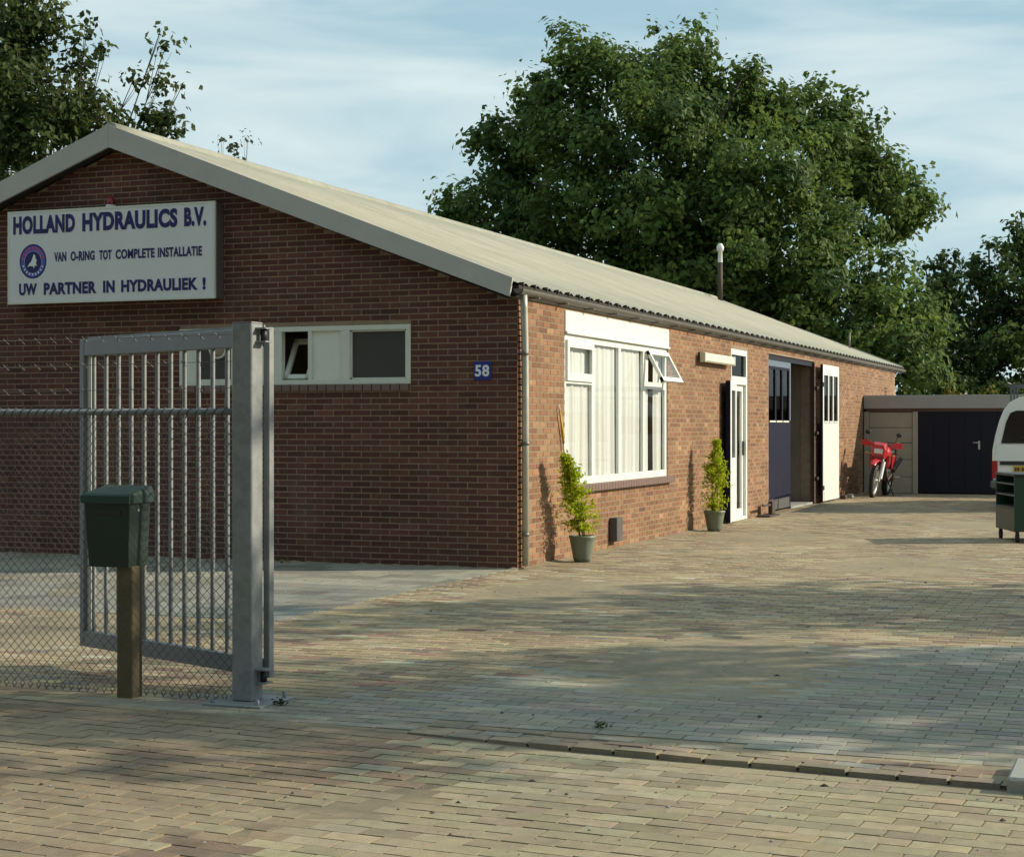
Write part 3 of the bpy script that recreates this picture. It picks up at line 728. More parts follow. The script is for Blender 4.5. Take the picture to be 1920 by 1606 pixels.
line('UW', .055, .145, .785, .915, .03); line('PARTNER', .18, .44, .785, .915, .03); line('IN', .474, .53, .785, .915, .03); line('HYDRAULIEK', .562, .925, .785, .915, .03); line('!', .948, .962, .785, .915, .03)
ex, ezc, er = sxp(.125), szp(.545), .195
def disc(r0, r1, yy, mt, a0=0, a1=2 * math.pi, n=40, name='emblem', sxx=.93, cz=0):
    m = MB(); vs = []
    for k in range(n + 1):
        a = a0 + (a1 - a0) * k / n
        vs += [(ex + r0 * sxx * math.cos(a), yy, ezc + cz + r0 * math.sin(a)), (ex + r1 * sxx * math.cos(a), yy, ezc + cz + r1 * math.sin(a))]
    m.add(vs, [(k * 2, k * 2 + 1, k * 2 + 3, k * 2 + 2) for k in range(n)]); m.add([(x, yy + .0005, z) for x, _, z in vs], [])
    return m.build(name, mt, sg)
disc(.0, er, SY - .0008, M['blueink'])
disc(.0, .125, SY - .0016, M['navyink'], cz=-.01)
disc(.175, .195, SY - .0016, M['navyink'])
disc(.125, .128, SY - .0020, M['whiteink'], cz=-.01)
for k in range(9):
    a = R(15 + k * 18.8); disc(.136, .166, SY - .0018, M['redink'], a - R(5.5), a + R(5.5), 4, 'emblem_letter')
for k in range(9):
    a = R(200 + k * 17); disc(.140, .160, SY - .0018, M['whiteink'], a - R(3.5), a + R(3.5), 3, 'emblem_letter')
figp = [(-.075, -.06), (-.05, -.02), (-.02, .01), (-.005, .05), (.01, .085), (.03, .075), (.035, .04), (.05, .02), (.04, -.02), (.055, -.05), (.025, -.04), (.015, -.075), (-.005, -.045), (-.03, -.05), (-.045, -.045)]
MB().prism([(ex + a, SY - .0030, ezc - .005 + b) for a, b in figp], (0, .0006, 0)).build('emblem_figure', M['whiteink'], sg)

al = tag(empty('alarm_light', (-4.83, -.06, 3.93)), 'small red alarm beacon on white base above the sign', 'alarm light')
MB().lathe([(0, 0), (.055, 0), (.055, .035), (0, .035)], (-4.83, -.07, 3.885), 14).box((-4.86, -.07, 3.885), (-4.80, -.003, 3.91)).build('base', M['white'], al)
MB().lathe([(.045, .036), (.045, .09), (.03, .12), (0, .128)], (-4.83, -.07, 3.885), 14).build('lens', M['alarm'], al)

hn = tag(empty('house_number_plate', (-.385, -.004, 2.03)), 'blue enamel house number plate with white 58', 'number plate')
MB().box((-.48, -.010, 1.93), (-.285, -.002, 2.12), bev=.003).build('plate', M['numblue'], hn)
font('58', -.463, 1.965, .158, .12, M['whiteink'], hn, -.0105, off=.03)

wlm = tag(empty('wall_lamp', (.06, 8, 2.42)), 'long white fluorescent wall lamp beside office door', 'lamp')
MB().box((.003, 7.15, 2.38), (.05, 8.75, 2.50)).build('bracket', M['kick'], wlm)
MB().box((.051, 7.10, 2.36), (.13, 8.80, 2.49), bev=.02).build('cover', M['tube'], wlm)
MB().box((.051, 7.06, 2.355), (.132, 7.099, 2.495), bev=.006).box((.051, 8.801, 2.355), (.132, 8.84, 2.495), bev=.006).build('end_cap', M['tube'], wlm)

# ------------------------------------------------------------------ gate, gate post, fence, mailbox
gp = tag(empty('gate_post', (1.62, -8.27, 0)), 'thick square galvanised gate post bolted to ground plate', 'gate post')
MB().box((1.56, -8.33, .012), (1.68, -8.21, 2.0), bev=.006).build('post', M['zinc'], gp)
MB().box((1.562, -8.328, 2.0005), (1.678, -8.212, 2.008)).build('post_cap', M['zincd'], gp)
pl_ = MB().box((1.45, -8.45, -.01), (1.80, -8.08, .011), bev=.003).build('base_plate', M['zinc'], gp)
for a, b in ((1.49, -8.41), (1.76, -8.41), (1.49, -8.12), (1.76, -8.12)): MB().lathe([(0, .03), (.012, .03), (.012, 0)], (a, b, .0112), 6).build('bolt', M['zincd'], gp)
for zz in (1.90, 1.97): MB().box((1.6805, -8.29, zz), (1.74, -8.21, zz + .008)).build('hinge_bracket', M['zinc'], gp)
for zz in (.10, .17): MB().box((1.6805, -8.29, zz), (1.74, -8.21, zz + .008)).build('hinge_bracket', M['zinc'], gp)
for zz in (1.909, .109): MB().lathe([(.0, 0), (.018, 0), (.018, .06), (0, .06)], (1.707, -8.25, zz), 12).build('hinge_barrel', M['black'], gp)

GA = Vector((1.712, -8.175, 0)); GB = Vector((-.02, -7.41, 0)); gd = (GB - GA).normalized(); gl = (GB - GA).length
gate = empty('bar_gate', GA, math.atan2(gd.y, gd.x)); tag(gate, 'galvanised steel bar gate leaf swung open behind the chain link fence', 'gate')
def gpart(name, m, mt):
    me = m.mesh(name, mt); import bmesh; b = bmesh.new(); b.from_mesh(me); bmesh.ops.recalc_face_normals(b, faces=b.faces); b.to_mesh(me); b.free()
    return link(name, me, gate)
gpart('stile', MB().box((0, -.018, .12), (.05, .018, 1.985), bev=.004), M['zinc'])
gpart('stile', MB().box((gl - .05, -.025, .12), (gl, .025, 1.985), bev=.004), M['zincd'])
gpart('top_rail', MB().box((.051, -.024, 1.885), (gl - .051, .024, 1.985), bev=.004), M['zincd'])
gpart('bottom_rail', MB().box((.051, -.024, .12), (gl - .051, .024, .215), bev=.004), M['zincd'])
nb = 13; bar = MB().tube([(0, 0, .2155), (0, 0, 1.8845)], .0135, 10).mesh('bar', M['zinc'])
for k in range(nb): link('bar', bar, gate, (.05 + (gl - .1) * (k + .55) / (nb + .1), 0, 0))
gpart('flat_strip', MB().box((gl - .095, -.01, .216), (gl - .052, .0, 1.884)), M['white2'])
gpart('toothed_strip', MB().box((.06, -.004, 1.9855), (gl - .06, .004, 2.0)), M['zinc'])

fn = tag(empty('chain_link_fence', (0, -8.27, 0)), 'dark chain link fence with top rail and three barbed wires', 'fence')
FX0, FX1 = -2.6, 1.545; FY = -8.27
MB().tube([(FX0, FY, 1.535), (FX1, FY, 1.535)], .018, 10).build('top_rail', M['zincd'], fn)
ms = MB(); pitch = .054; zb, zt = .02, 1.52
def wire(a, b, r=.0016):
    a, b = Vector(a), Vector(b); d = (b - a).normalized(); s = d.cross(Vector((0, 1, 0))).normalized(); n2 = Vector((0, 1, 0))
    vs = [a + s * r, a - s * r * .5 + n2 * r * .87, a - s * r * .5 - n2 * r * .87]; vs += [v + (b - a) for v in vs]
    ms.add(vs, [(0, 1, 4, 3), (1, 2, 5, 4), (2, 0, 3, 5)], True)
hgt = zt - zb; k = int((FX0 - hgt) / pitch)
xx = FX0 - hgt
while xx < FX1:
    for sgn in (1, -1):
        s0 = xx if sgn > 0 else xx + hgt
        a = [s0, zb]; b = [s0 + sgn * hgt, zt]
        # clip to the fence length
        lo, hi = FX0, FX1; t0, t1 = 0., 1.; dx = b[0] - a[0]
        ta, tb = sorted(((lo - a[0]) / dx, (hi - a[0]) / dx)); t0, t1 = max(0, ta), min(1, tb)
        if t1 - t0 > .01:
            wire((a[0] + dx * t0, FY + .003 * sgn, zb + hgt * t0), (a[0] + dx * t1, FY + .003 * sgn, zb + hgt * t1), .0019)
    xx += pitch
o = ms.build('mesh', M['wire'], fn, fix=False); o['kind'] = 'stuff'
# mesh knuckles wrapped along the rail and the bottom
kn = MB(); xx = FX0 + .02
while xx < FX1 - .03:
    kn.tube([(xx, FY - .021, 1.50), (xx + .014, FY - .022, 1.535), (xx + .028, FY - .006, 1.559), (xx + .034, FY + .018, 1.54)], .0035, 4, caps=False)
    kn.tube([(xx, FY, .02), (xx + .012, FY - .004, .0), (xx + .024, FY, .02)], .003, 4, caps=False); xx += pitch
o = kn.build('tie_wire', M['wire'], fn, fix=False); o['kind'] = 'stuff'
for zz in (1.935, 1.79, 1.65):
    b_ = MB(); b_.tube([(FX0, FY, zz - .004), (-.5, FY, zz - .006), (FX1 + .012, FY, zz + .012)], .0016, 5); xx = FX0 + .05
    while xx < FX1 - .04:
        z_ = zz - .005 + (xx > 0) * .011 * xx / FX1
        b_.tube([(xx - .012, FY - .012, z_ + .016), (xx + .012, FY + .012, z_ - .016)], .0022, 4); b_.tube([(xx + .014, FY - .012, z_ + .014), (xx - .010, FY + .012, z_ - .014)], .0022, 4); xx += .105
    b_.build('barbed_wire', M['barb'], fn, fix=False)
MB().tube([(FX0, FY, -.02), (FX0, FY, 2.0)], .03, 12).build('fence_post', M['zincd'], fn)

mb = tag(empty('mailbox', (.93, -8.34, 0)), 'dark green mailbox with slanted lid on a weathered wooden post', 'mailbox')
MB().box((.885, -8.39, -.03), (.985, -8.29, .705), bev=.006).build('post', M['post'], mb)
b_ = MB(); t0 = [(.722, -8.405), (.972, -8.405), (.972, -8.225), (.722, -8.225)]; t1 = [(.705, -8.425), (.985, -8.425), (.985, -8.215), (.705, -8.215)]
b_.loft([[(x, y, .70) for x, y in t0], [(x, y, 1.055) for x, y in t1]], smooth=False)
b_.build('box', M['mgreen'], mb)
l_ = MB(); e = .015
lo = [(.705 - e, -8.425 - e), (.985 + e, -8.425 - e), (.985 + e, -8.215 + e), (.705 - e, -8.215 + e)]
l_.loft([[(x, y, 1.045) for x, y in lo], [(x, y, 1.085 if y < -8.3 else 1.098) for x, y in lo], [(x + (.012 if x < .8 else -.012), y + (.012 if y < -8.3 else -.012), 1.095 if y < -8.3 else 1.135) for x, y in lo]], smooth=False)
l_.build('lid', M['mlid'], mb)
MB().box((.76, -8.4252, .985), (.93, -8.4205, 1.005)).build('slot', M['black'], mb)
MB().box((.9815, -8.34, 1.0), (.988, -8.325, 1.012)).build('latch', M['silver'], mb)

# ------------------------------------------------------------------ leaves, trees, plants
def leaves(centres, nrm, size, tints, bend=.25, asp=.62):
    n = len(centres); a = RNG.normal(size=(n, 3)); nn = nrm / (np.linalg.norm(nrm, axis=1, keepdims=True) + 1e-9)
    t = a - (a * nn).sum(1, keepdims=True) * nn; t /= np.linalg.norm(t, axis=1, keepdims=True); b = np.cross(nn, t)
    s = size[:, None]
    v = np.stack([centres - t * s * .5, centres + b * s * asp * .5 + nn * s * bend * .3, centres + t * s * .5 - nn * s * bend * .2, centres - b * s * asp * .5 + nn * s * bend * .3], 1).reshape(-1, 3)
    F = (np.arange(n) * 4)[:, None] + np.array([0, 1, 2, 3])
    return v, F, tints

def crown_points(lobes, leaf, cov, clump=.45, fill=.25, sig=.4):
    """lobes: list of (centre, radius). Leaves gathered in clumps over each lobe's shell, some inside."""
    Ps = []; Ns = []; Ks = []
    for c, r in lobes:
        r3 = np.array(r if hasattr(r, '__len__') else (r, r, r)); rm = r3.mean()
        nl = int(10 * cov * (rm / leaf) ** 2); ncl = max(5, int(5 * (rm / clump) ** 2))
        d = RNG.normal(size=(ncl, 3)); d /= np.linalg.norm(d, axis=1, keepdims=True)
        rad = RNG.uniform(.68, 1.08, (ncl, 1)); cc = np.array(c) + d * r3 * rad
        k = RNG.integers(0, ncl, nl); off = np.clip(RNG.normal(size=(nl, 3)), -1.7, 1.7) * clump * sig * np.array([1, 1, .75])
        p = cc[k] + off
        ins = RNG.random(nl) < fill; q = RNG.normal(size=(nl, 3)); q /= np.linalg.norm(q, axis=1, keepdims=True)
        p[ins] = np.array(c) + q[ins] * r3 * RNG.uniform(.1, .8, (ins.sum(), 1))
        nv = d[k] * .7 + off / (clump * .8) + np.array([0, 0, .35]) + RNG.normal(size=(nl, 3)) * .38
        Ps.append(p); Ns.append(nv); Ks.append(RNG.normal(size=ncl)[k])
    return np.concatenate(Ps), np.concatenate(Ns), np.concatenate(Ks)

def tree(name, label, base, lobes, leaf, cov, cols, trunk_r=.25, group=None, clump=.45, extra=None, fill=.25, cat='tree', limbs=True, sig=.4, asp=.62, limb_min=0):
    base = Vector(base); t = tag(empty(name, base), label, cat, group)
    P, Nv, K = crown_points(lobes, leaf, cov, clump, fill, sig)
    if extra is not None: P = np.concatenate([P, extra]); Nv = np.concatenate([Nv, RNG.normal(size=extra.shape)]); K = np.concatenate([K, RNG.normal(size=len(extra))])
    P[:, 2] = np.maximum(P[:, 2], .1)
    ca, cb = np.array(cols[0]), np.array(cols[1]); u = np.clip(.45 + .22 * K + .16 * RNG.normal(size=len(P)), 0, 1)[:, None]
    T = (ca * (1 - u) + cb * u) * (1 + .12 * RNG.normal(size=(len(P), 1)))
    v, F, T = leaves(P - np.array(base), Nv, leaf * RNG.uniform(.65, 1.3, len(P)), np.clip(T, .004, .5), asp=asp)
    link('crown', np_mesh('crown', v, F, M['leaf'], T), t)
    tm = MB(); top = max(lobes, key=lambda l: l[0][2])[0]; zmid = base.z + (top[2] - base.z) * .75
    cen = Vector(np.mean([l[0] for l in lobes], 0)); p1 = Vector((base.x * .5 + cen.x * .5, base.y * .5 + cen.y * .5, zmid))
    tm.tube([base - Vector((0, 0, .1)), base.lerp(p1, .35) + Vector((.15, 0, 0)), base.lerp(p1, .7) - Vector((.1, .1, 0)), p1], [trunk_r * 1.25, trunk_r, trunk_r * .7, trunk_r * .3], 10)
    if limbs:
        for c, r in lobes:
            c = Vector(c); rm = r if not hasattr(r, '__len__') else r[0]
            if rm < limb_min: continue
            u_ = random.uniform(.3, .75); st = base.lerp(p1, u_); mid = st.lerp(c, .5) + Vector((0, 0, -.12 * (c - st).length))
            tm.tube([st, mid, c], [trunk_r * .42, trunk_r * .26, trunk_r * .1], 6)
            for _ in range(2):
                e = c + Vector(RNG.normal(size=3)).normalized() * rm * .85; tm.tube([mid.lerp(c, .7), e], [trunk_r * .14, trunk_r * .04], 4, caps=False)
    tm.build('trunk', M['bark'], t, fix=False)
    return t

def px_lobes(D, lst):
    return [(WP(x, y, D + dd), 1.03 * r * (D + dd) / FPX) for (x, y, r, dd) in lst]

big = [(1085, 120, 62, 0), (1095, 200, 95, -1), (1010, 190, 38, 1), (1000, 260, 75, 1), (1270, 110, 62, 0), (1330, 160, 78, 0), (1210, 160, 72, -1.5), (1400, 215, 70, 1), (1240, 260, 120, -2.5),
       (1475, 240, 62, 1.5), (1550, 215, 50, 2), (1560, 300, 80, 1), (1620, 265, 45, 2.5), (1090, 330, 115, -2), (950, 330, 72, 1), (925, 275, 32, 1), (880, 400, 48, 2), (960, 430, 90, 1), (835, 410, 24, 2.5), (1060, 460, 100, -.5),
       (1400, 330, 130, -3), (1250, 420, 130, -3), (1430, 470, 130, -3), (1560, 410, 85, -1), (1640, 360, 70, .5), (1690, 425, 42, 1.5), (1722, 395, 28, 1.5), (1660, 320, 45, 1.5), (1190, 520, 110, -1), (1340, 560, 120, -2), (1530, 560, 110, -3.2), (1660, 560, 72, -2),
       (1630, 640, 85, -4), (1710, 600, 45, -3), (1700, 690, 55, -5), (1480, 640, 90, -2), (1740, 640, 30, -4)]
rg = np.random.default_rng(11)
for (x_, y_, r_, d_) in list(big):                     # small tufts breaking up the outline
    for _ in range(3):
        a_ = rg.uniform(-.3, math.pi + .3); big.append((x_ + r_ * 1.08 * math.cos(a_), y_ - r_ * 1.08 * math.sin(a_), rg.uniform(9, 19), d_ + rg.uniform(-1, 1)))
D = 52
tree('broad_tree', 'huge dense green broadleaf tree rising behind the workshop roof', (*WP(1340, 800, D)[:2], 0), px_lobes(D, big), .22, 5.6, ((.05, .092, .03), (.125, .19, .042)), .42, clump=.82, fill=.34, sig=.36, limb_min=.75)

D = 33
lt = [(-10, 120, 90, .5), (20, 210, 90, 0), (110, 250, 70, .3), (-40, 60, 120, 1), (30, 30, 60, -.5), (90, 30, 42, 0), (-60, 230, 150, 1), (40, 190, 95, -1), (120, 200, 60, 0), (175, 215, 55, -.5), (60, 290, 90, -1), (200, 240, 40, 0), (150, 140, 34, .5), (270, 215, 34, 0), (300, 150, 22, .3), (310, 90, 16, .3), (310, 220, 26, 0), (250, 150, 18, 0), (190, 95, 16, 0), (140, 80, 26, 0), (60, 80, 50, 0), (300, 60, 9, .3), (340, 165, 10, .3), (330, 250, 18, 0), (290, 265, 34, 0), (165, 40, 12, 0)]
lobes = px_lobes(D, lt)
tree('loose_tree', 'dark green tree with loose twiggy top left behind the gable', (*WP(40, 800, D)[:2], 0), lobes, .16, 3.2, ((.034, .056, .02), (.095, .12, .036)), .075, clump=.36, fill=.25, sig=.5)
D = 36
lobes = px_lobes(D, [(440, 275, 16, 0), (465, 260, 12, 0), (415, 262, 9, 0), (432, 300, 10, 0), (440, 330, 22, 0), (425, 380, 40, 0)])
tree('thin_tree', 'thin tree top peeping over the roof slope right of the ridge', (*WP(430, 800, D)[:2], 0), lobes, .12, 1.1, ((.05, .06, .04), (.10, .11, .05)), .045, clump=.24, fill=.3, sig=.6)

D = 62
def spikes(lst): return px_lobes(D, lst)
tree('tall_bush_tree', 'dark tree at far right with pointed leafy shoots, left one of the far clump', (*WP(1775, 800, D)[:2], 0), spikes([(1722, 545, 20, 0), (1728, 590, 30, 0), (1735, 500, 14, 0), (1765, 485, 13, 0), (1790, 478, 12, 0), (1760, 530, 36, 0), (1790, 560, 50, -1), (1780, 640, 62, -1), (1770, 710, 55, -2), (1815, 700, 60, -1)]), .24, 4.0, ((.024, .048, .016), (.085, .13, .036)), .2, clump=.55)
tree('tall_bush_tree', 'dark tree at far right, middle one of the far clump', (*WP(1850, 800, D + 1)[:2], 0), spikes([(1832, 490, 14, 1), (1855, 460, 12, 1), (1842, 520, 34, 1), (1870, 530, 45, 1), (1850, 600, 66, 0), (1870, 680, 70, -1), (1880, 470, 16, 1)]), .24, 4.0, ((.022, .045, .016), (.075, .12, .034)), .2, clump=.55)
tree('tall_bush_tree', 'dark tree at far right edge, tallest of the far clump', (*WP(1935, 800, D - 1)[:2], 0), spikes([(1900, 425, 12, 0), (1915, 400, 9, 0), (1912, 450, 30, 0), (1940, 470, 50, 0), (1930, 560, 75, -1), (1960, 640, 90, -1), (1990, 520, 80, 0), (1915, 650, 50, -4)]), .24, 4.0, ((.028, .055, .017), (.10, .15, .04)), .2, clump=.55)
D = 47
tree('garden_shrub', 'yellow green shrub showing over garage roof near the brick wall', (*WP(1790, 800, D)[:2], 0), px_lobes(D, [(1770, 740, 16, 0), (1782, 728, 9, 0), (1800, 745, 15, 0)]), .13, 2.2, ((.08, .09, .02), (.22, .19, .04)), .06, clump=.25, cat='shrub', limbs=False)
tree('garden_shrub', 'yellow green shrub showing over garage roof nearer the van', (*WP(1835, 800, D)[:2], 0), px_lobes(D, [(1830, 746, 12, 0), (1848, 738, 13, 0), (1870, 748, 12, 0)]), .13, 2.2, ((.07, .09, .02), (.18, .17, .04)), .06, clump=.25, cat='shrub', limbs=False)
D = 57
tree('hedge', 'dark green hedge filling the gap between garage roof and the trees', (*WP(1800, 800, D)[:2], 0), px_lobes(D, [(1690 + 34 * k, 742 - 12 * (k % 2), 26, .5 * (k % 3)) for k in range(9)] + [(1690 + 34 * k, 780, 28, 0) for k in range(9)]), .20, 4.0, ((.02, .042, .014), (.075, .12, .03)), .08, clump=.5, cat='hedge', limbs=False)
# street trees to the right of the yard: they shade its front half
def uv(u, v): return ((v - u) / math.sqrt(2), (v + u) / math.sqrt(2))
SA = SUN_AZ - R(45)   # rows set across the sun's path
first = None
TREES = [(-4.0, 12.5, .95, 'roadside tree right of the yard, the small airy one nearest the garage', 0), (-8.3, 12.0, 1.05, 'roadside tree right of the yard, second from the garage', 0), (-14.6, 11.5, 1.1, 'roadside tree right of the yard, third from the garage', 0),
         (-9.0, 17.5, 1.0, 'roadside tree right of the yard, in the second row', 0)]
for k in range(9): TREES.append((-26 + 6.6 * k, -25.5 - 2.2 * (k % 3), 2.3 + .2 * (k % 2), 'tall unseen tree added behind the viewer to block sky light, number %s along the row from the left' % ('one two three four five six seven eight nine'.split()[k]), 1))  # unseen row behind the camera, added to keep sky light off the gable
for i, (u, v, s_, lab, far) in enumerate(TREES):
    c = (Matrix.Rotation(SA, 3, 'Z') @ Vector((*uv(u, v), 0))) if not far else Vector((u, v, 0))
    gname = 'trees added behind the viewer to block sky light' if far else 'roadside trees right of the yard'
    if first is None:
        lob = [((dx, dy, z), r) for dx, dy, z, r in ((0, 0, 3.3, 1.5), (.6, -.9, 4.4, 1.4), (-.8, .7, 4.6, 1.4), (.2, .2, 5.8, 1.6), (-.3, -.6, 6.9, 1.2), (.9, .6, 5.4, 1.2), (-.9, -.8, 3.6, 1.2), (.1, .1, 2.2, 1.4))]
        first = tree('roadside_or_added_tree', lab, (0, 0, 0), lob, .24, 1.9, ((.02, .05, .015), (.07, .12, .03)), .16, group=gname, clump=.5)
        o = first
    else:
        o = first.copy(); COL.objects.link(o); o['label'] = lab; o['group'] = gname
        for ch in first.children:
            q = ch.copy(); COL.objects.link(q); q.parent = o
    o.location = c; o.scale = (s_ * (1.25 if far else 1), s_, s_); o.rotation_euler = (0, 0, 0 if far else i * 1.3)

def pot_plant(x, y, label, hgt, lean, r, seed, wide):
    t = tag(empty('potted_plant', (x, y, 0)), label, 'plant', 'potted plants along the side wall')
    MB().lathe([(0, .005), (r * .62, .005), (r * .72, .05), (r * .92, .20), (r, .255), (r * 1.04, .262), (r * 1.04, .285), (r * .92, .285), (r * .90, .25), (0, .25)], (x, y, 0), 24).build('pot', M['pot'], t)
    MB().lathe([(0, .262), (r * .89, .255)], (x, y, 0), 16).build('soil', M['earth'], t)
    st = MB(); Ps = []; Ns = []; rg = np.random.default_rng(seed)
    axis = lambda u: Vector((x + lean[0] * u ** 1.3, y + lean[1] * u ** 1.6, .25 + hgt * u))
    for k in range(5):
        a = k * 1.3; o_ = Vector((.03 * math.cos(a), .03 * math.sin(a), 0))
        st.tube([axis(q_) + o_ * (1 + q_ * 1.5) for q_ in np.linspace(0, rg.uniform(.7, .97), 6)], [.006, .0055, .005, .004, .003, .0015], 5)
    for k in range(170):
        u = rg.uniform(.03, 1.0) ** .9; prof = (.55 + .6 * math.sin(math.pi * min(1, u * 1.05)) ** .7) * (1 - .62 * u); ln = wide * prof * rg.uniform(.55, 1.1)
        a = rg.uniform(0, 6.283); d = Vector((math.cos(a), math.sin(a), rg.uniform(.35, 1.1))).normalized(); p0 = axis(u)
        for q_ in np.linspace(.12, 1, 15):
            q = p0 + d * ln * q_ + Vector((0, 0, -ln * .45 * q_ * q_)); w = rg.normal(size=3) * .016
            Ps.append(np.array(q) + w); Ns.append(rg.normal(size=3) * .7 + np.array([.35, 0, .7]))
    st.build('stems', M['twig'], t, fix=False)
    Ps = np.array(Ps); u = RNG.random((len(Ps), 1)); T = np.array([.22, .30, .010]) * (1 - u) + np.array([.44, .52, .03]) * u
    v, F, T = leaves(Ps - np.array([x, y, 0]), np.array(Ns), RNG.uniform(.035, .07, len(Ps)), T, asp=.36)
    link('foliage', np_mesh('foliage', v, F, M['pleaf'], T), t)
    return t
pot_plant(.31, 1.14, 'bright green feathery plant in grey pot, leaning beside the large window', .90, (-.08, -.34), .14, 3, .31)
pot_plant(.30, 6.9, 'bright green feathery plant in grey pot, upright by the open office door', 1.0, (.02, .03), .145, 5, .31)

# ------------------------------------------------------------------ garage
GY = 21.13
ga = tag(empty('garage', (1.2, GY, 0)), 'low flat roofed concrete garage with navy doors behind the yard', 'garage')
MB().box((.02, GY - .05, 1.83), (7.5, GY + 5.6, 2.12), bev=.008).build('roof_fascia', M['garf'], ga)
MB().box((.05, GY + .06, 1.76), (7.4, GY + 5.5, 1.828)).build('lintel', M['sillm'], ga)
bw = MB().box((.03, GY + 5.3, 0), (7.4, GY + 5.5, 1.76)).box((7.2, GY + .1, 0), (7.4, GY + 5.3, 1.76)).build('wall', M['garw'], ga)
for a, b in ((.02, .13), (1.06, 1.17), (4.45, 4.56), (7.1, 7.22)): MB().box((a, GY, 0), (b, GY + .14, 1.765), bev=.006).build('pillar', M['garw'], ga)
zz = 0; 
for hgt in (.36, .37, .36, .33, .335):
    MB().box((.135, GY + .03, zz + .004), (1.055, GY + .09, zz + hgt - .006), bev=.006).build('concrete_panel', M['garw'], ga); zz += hgt
for a, b in ((1.175, 2.82), (2.825, 4.445)):
    d_ = MB().box((a, GY + .03, .02), (b, GY + .07, 1.765)).build('door', M['navyd'], ga)
    for k in range(5):
        w = (b - a) / 5; MB().box((a + k * w + .008, GY + .022, .03), (a + (k + 1) * w - .008, GY + .0295, 1.755)).build('door_panel', M['navyd'], d_)
    hx = 2.45 if a < 2 else 2.9
    if a < 2: MB().box((hx - .02, GY + .012, .96), (hx + .02, GY + .0215, 1.14)).tube([(hx, GY + .015, 1.10), (hx, GY - .03, 1.10), (hx - .13, GY - .03, 1.10)], .011, 6).build('handle', M['silver'], d_)
MB().box((4.565, GY + .04, 0), (7.095, GY + .09, 1.765)).build('front_wall', M['garw'], ga)

# ------------------------------------------------------------------ van (rear towards the yard entrance)
vn = empty('white_van', (4.22, 14.05, 0), R(2)); tag(vn, 'white delivery van parked with its rear towards the yard entrance', 'van')
def vpart(name, m, mt, parent=None):
    me = m.mesh(name, mt); import bmesh; b = bmesh.new(); b.from_mesh(me); bmesh.ops.recalc_face_normals(b, faces=b.faces); b.to_mesh(me); b.free()
    return link(name, me, parent or vn)
half = [(0, .42), (.80, .42), (.835, .55), (.85, .80), (.845, 1.05), (.80, 1.30), (.735, 1.55), (.66, 1.74), (.56, 1.87), (.40, 1.95), (.2, 1.985), (0, 1.99)]
def sec(y, s=1, dz=0, top=1.0, sh=0):
    pts = []
    for (hx, z) in half: pts.append((hx * s, y + sh * (z - .42), .42 + (z - .42) * top + dz))
    return pts + [(-x, y_, z_) for (x, y_, z_) in reversed(pts[1:-1])]
body = MB().loft([sec(.0, .96, sh=.07), sec(.05, 1, sh=.07), sec(1.5, 1.0), sec(3.3, 1), sec(3.8, .99, top=.86), sec(4.25, .96, top=.52), sec(4.45, .86, top=.40)])
vpart('body', body, M['vanw'])
ry = lambda z: .07 * (z - .42)
def rear_poly(pts, th, off=-.004): return MB().prism([(x, ry(z) + off, z) for x, z in pts], (0, -th, 0))
vpart('rear_window', rear_poly([(-.70, 1.16), (.70, 1.16), (.62, 1.52), (.55, 1.68), (.45, 1.72), (-.45, 1.72), (-.55, 1.68), (-.62, 1.52)], .012), M['vanglass'])
vpart('tailgate', rear_poly([(-.80, .86), (.80, .86), (.755, 1.14), (-.755, 1.14)], .015), M['vanw'])
vpart('trim_strip', rear_poly([(-.72, .79), (.72, .79), (.72, .85), (-.72, .85)], .012), M['black'])
pl = vpart('number_plate', rear_poly([(-.50, .645), (-.16, .645), (-.16, .775), (-.50, .775)], .018), M['plate'])
lt_ = MB(); xx = -.475
for k, w in enumerate((.035, .035, .02, .035, .035, .02, .035, .035)):
    if w > .03: lt_.prism([(xx, ry(.70) - .0235, .675), (xx + w, ry(.70) - .0235, .675), (xx + w, ry(.74) - .0235, .748), (xx, ry(.74) - .0235, .748)], (0, .0008, 0))
    else: lt_.prism([(xx, ry(.70) - .0235, .705), (xx + w - .006, ry(.70) - .0235, .705), (xx + w - .006, ry(.74) - .0235, .718), (xx, ry(.74) - .0235, .718)], (0, .0008, 0))
    xx += w + .008
vpart('plate_marks', lt_, M['iron'], pl)
for s in (-1, 1):
    vpart('tail_light', rear_poly([(s * .845, .56), (s * .755, .56), (s * .76, .86), (s * .85, .86)], .02, .01), M['tail'])
vpart('bumper', MB().box((-.87, -.13, .38), (.87, .08, .53), bev=.03), M['bump'])
vpart('wiper', MB().tube([(-.16, ry(1.14) - .03, 1.13), (-.2, ry(1.17) - .035, 1.18), (-.36, ry(1.25) - .025, 1.26)], .010, 5), M['black'])
for s in (-1, 1):
    for (ya, yb) in ((.45, 1.55), (1.65, 2.6), (2.7, 3.35)):
        vpart('side_window', MB().prism([(s * .80, ya, 1.30), (s * .80, yb, 1.30), (s * .715, yb - .03, 1.64), (s * .715, ya + .05, 1.64)], (s * .012, 0, 0)), M['vanglass'])
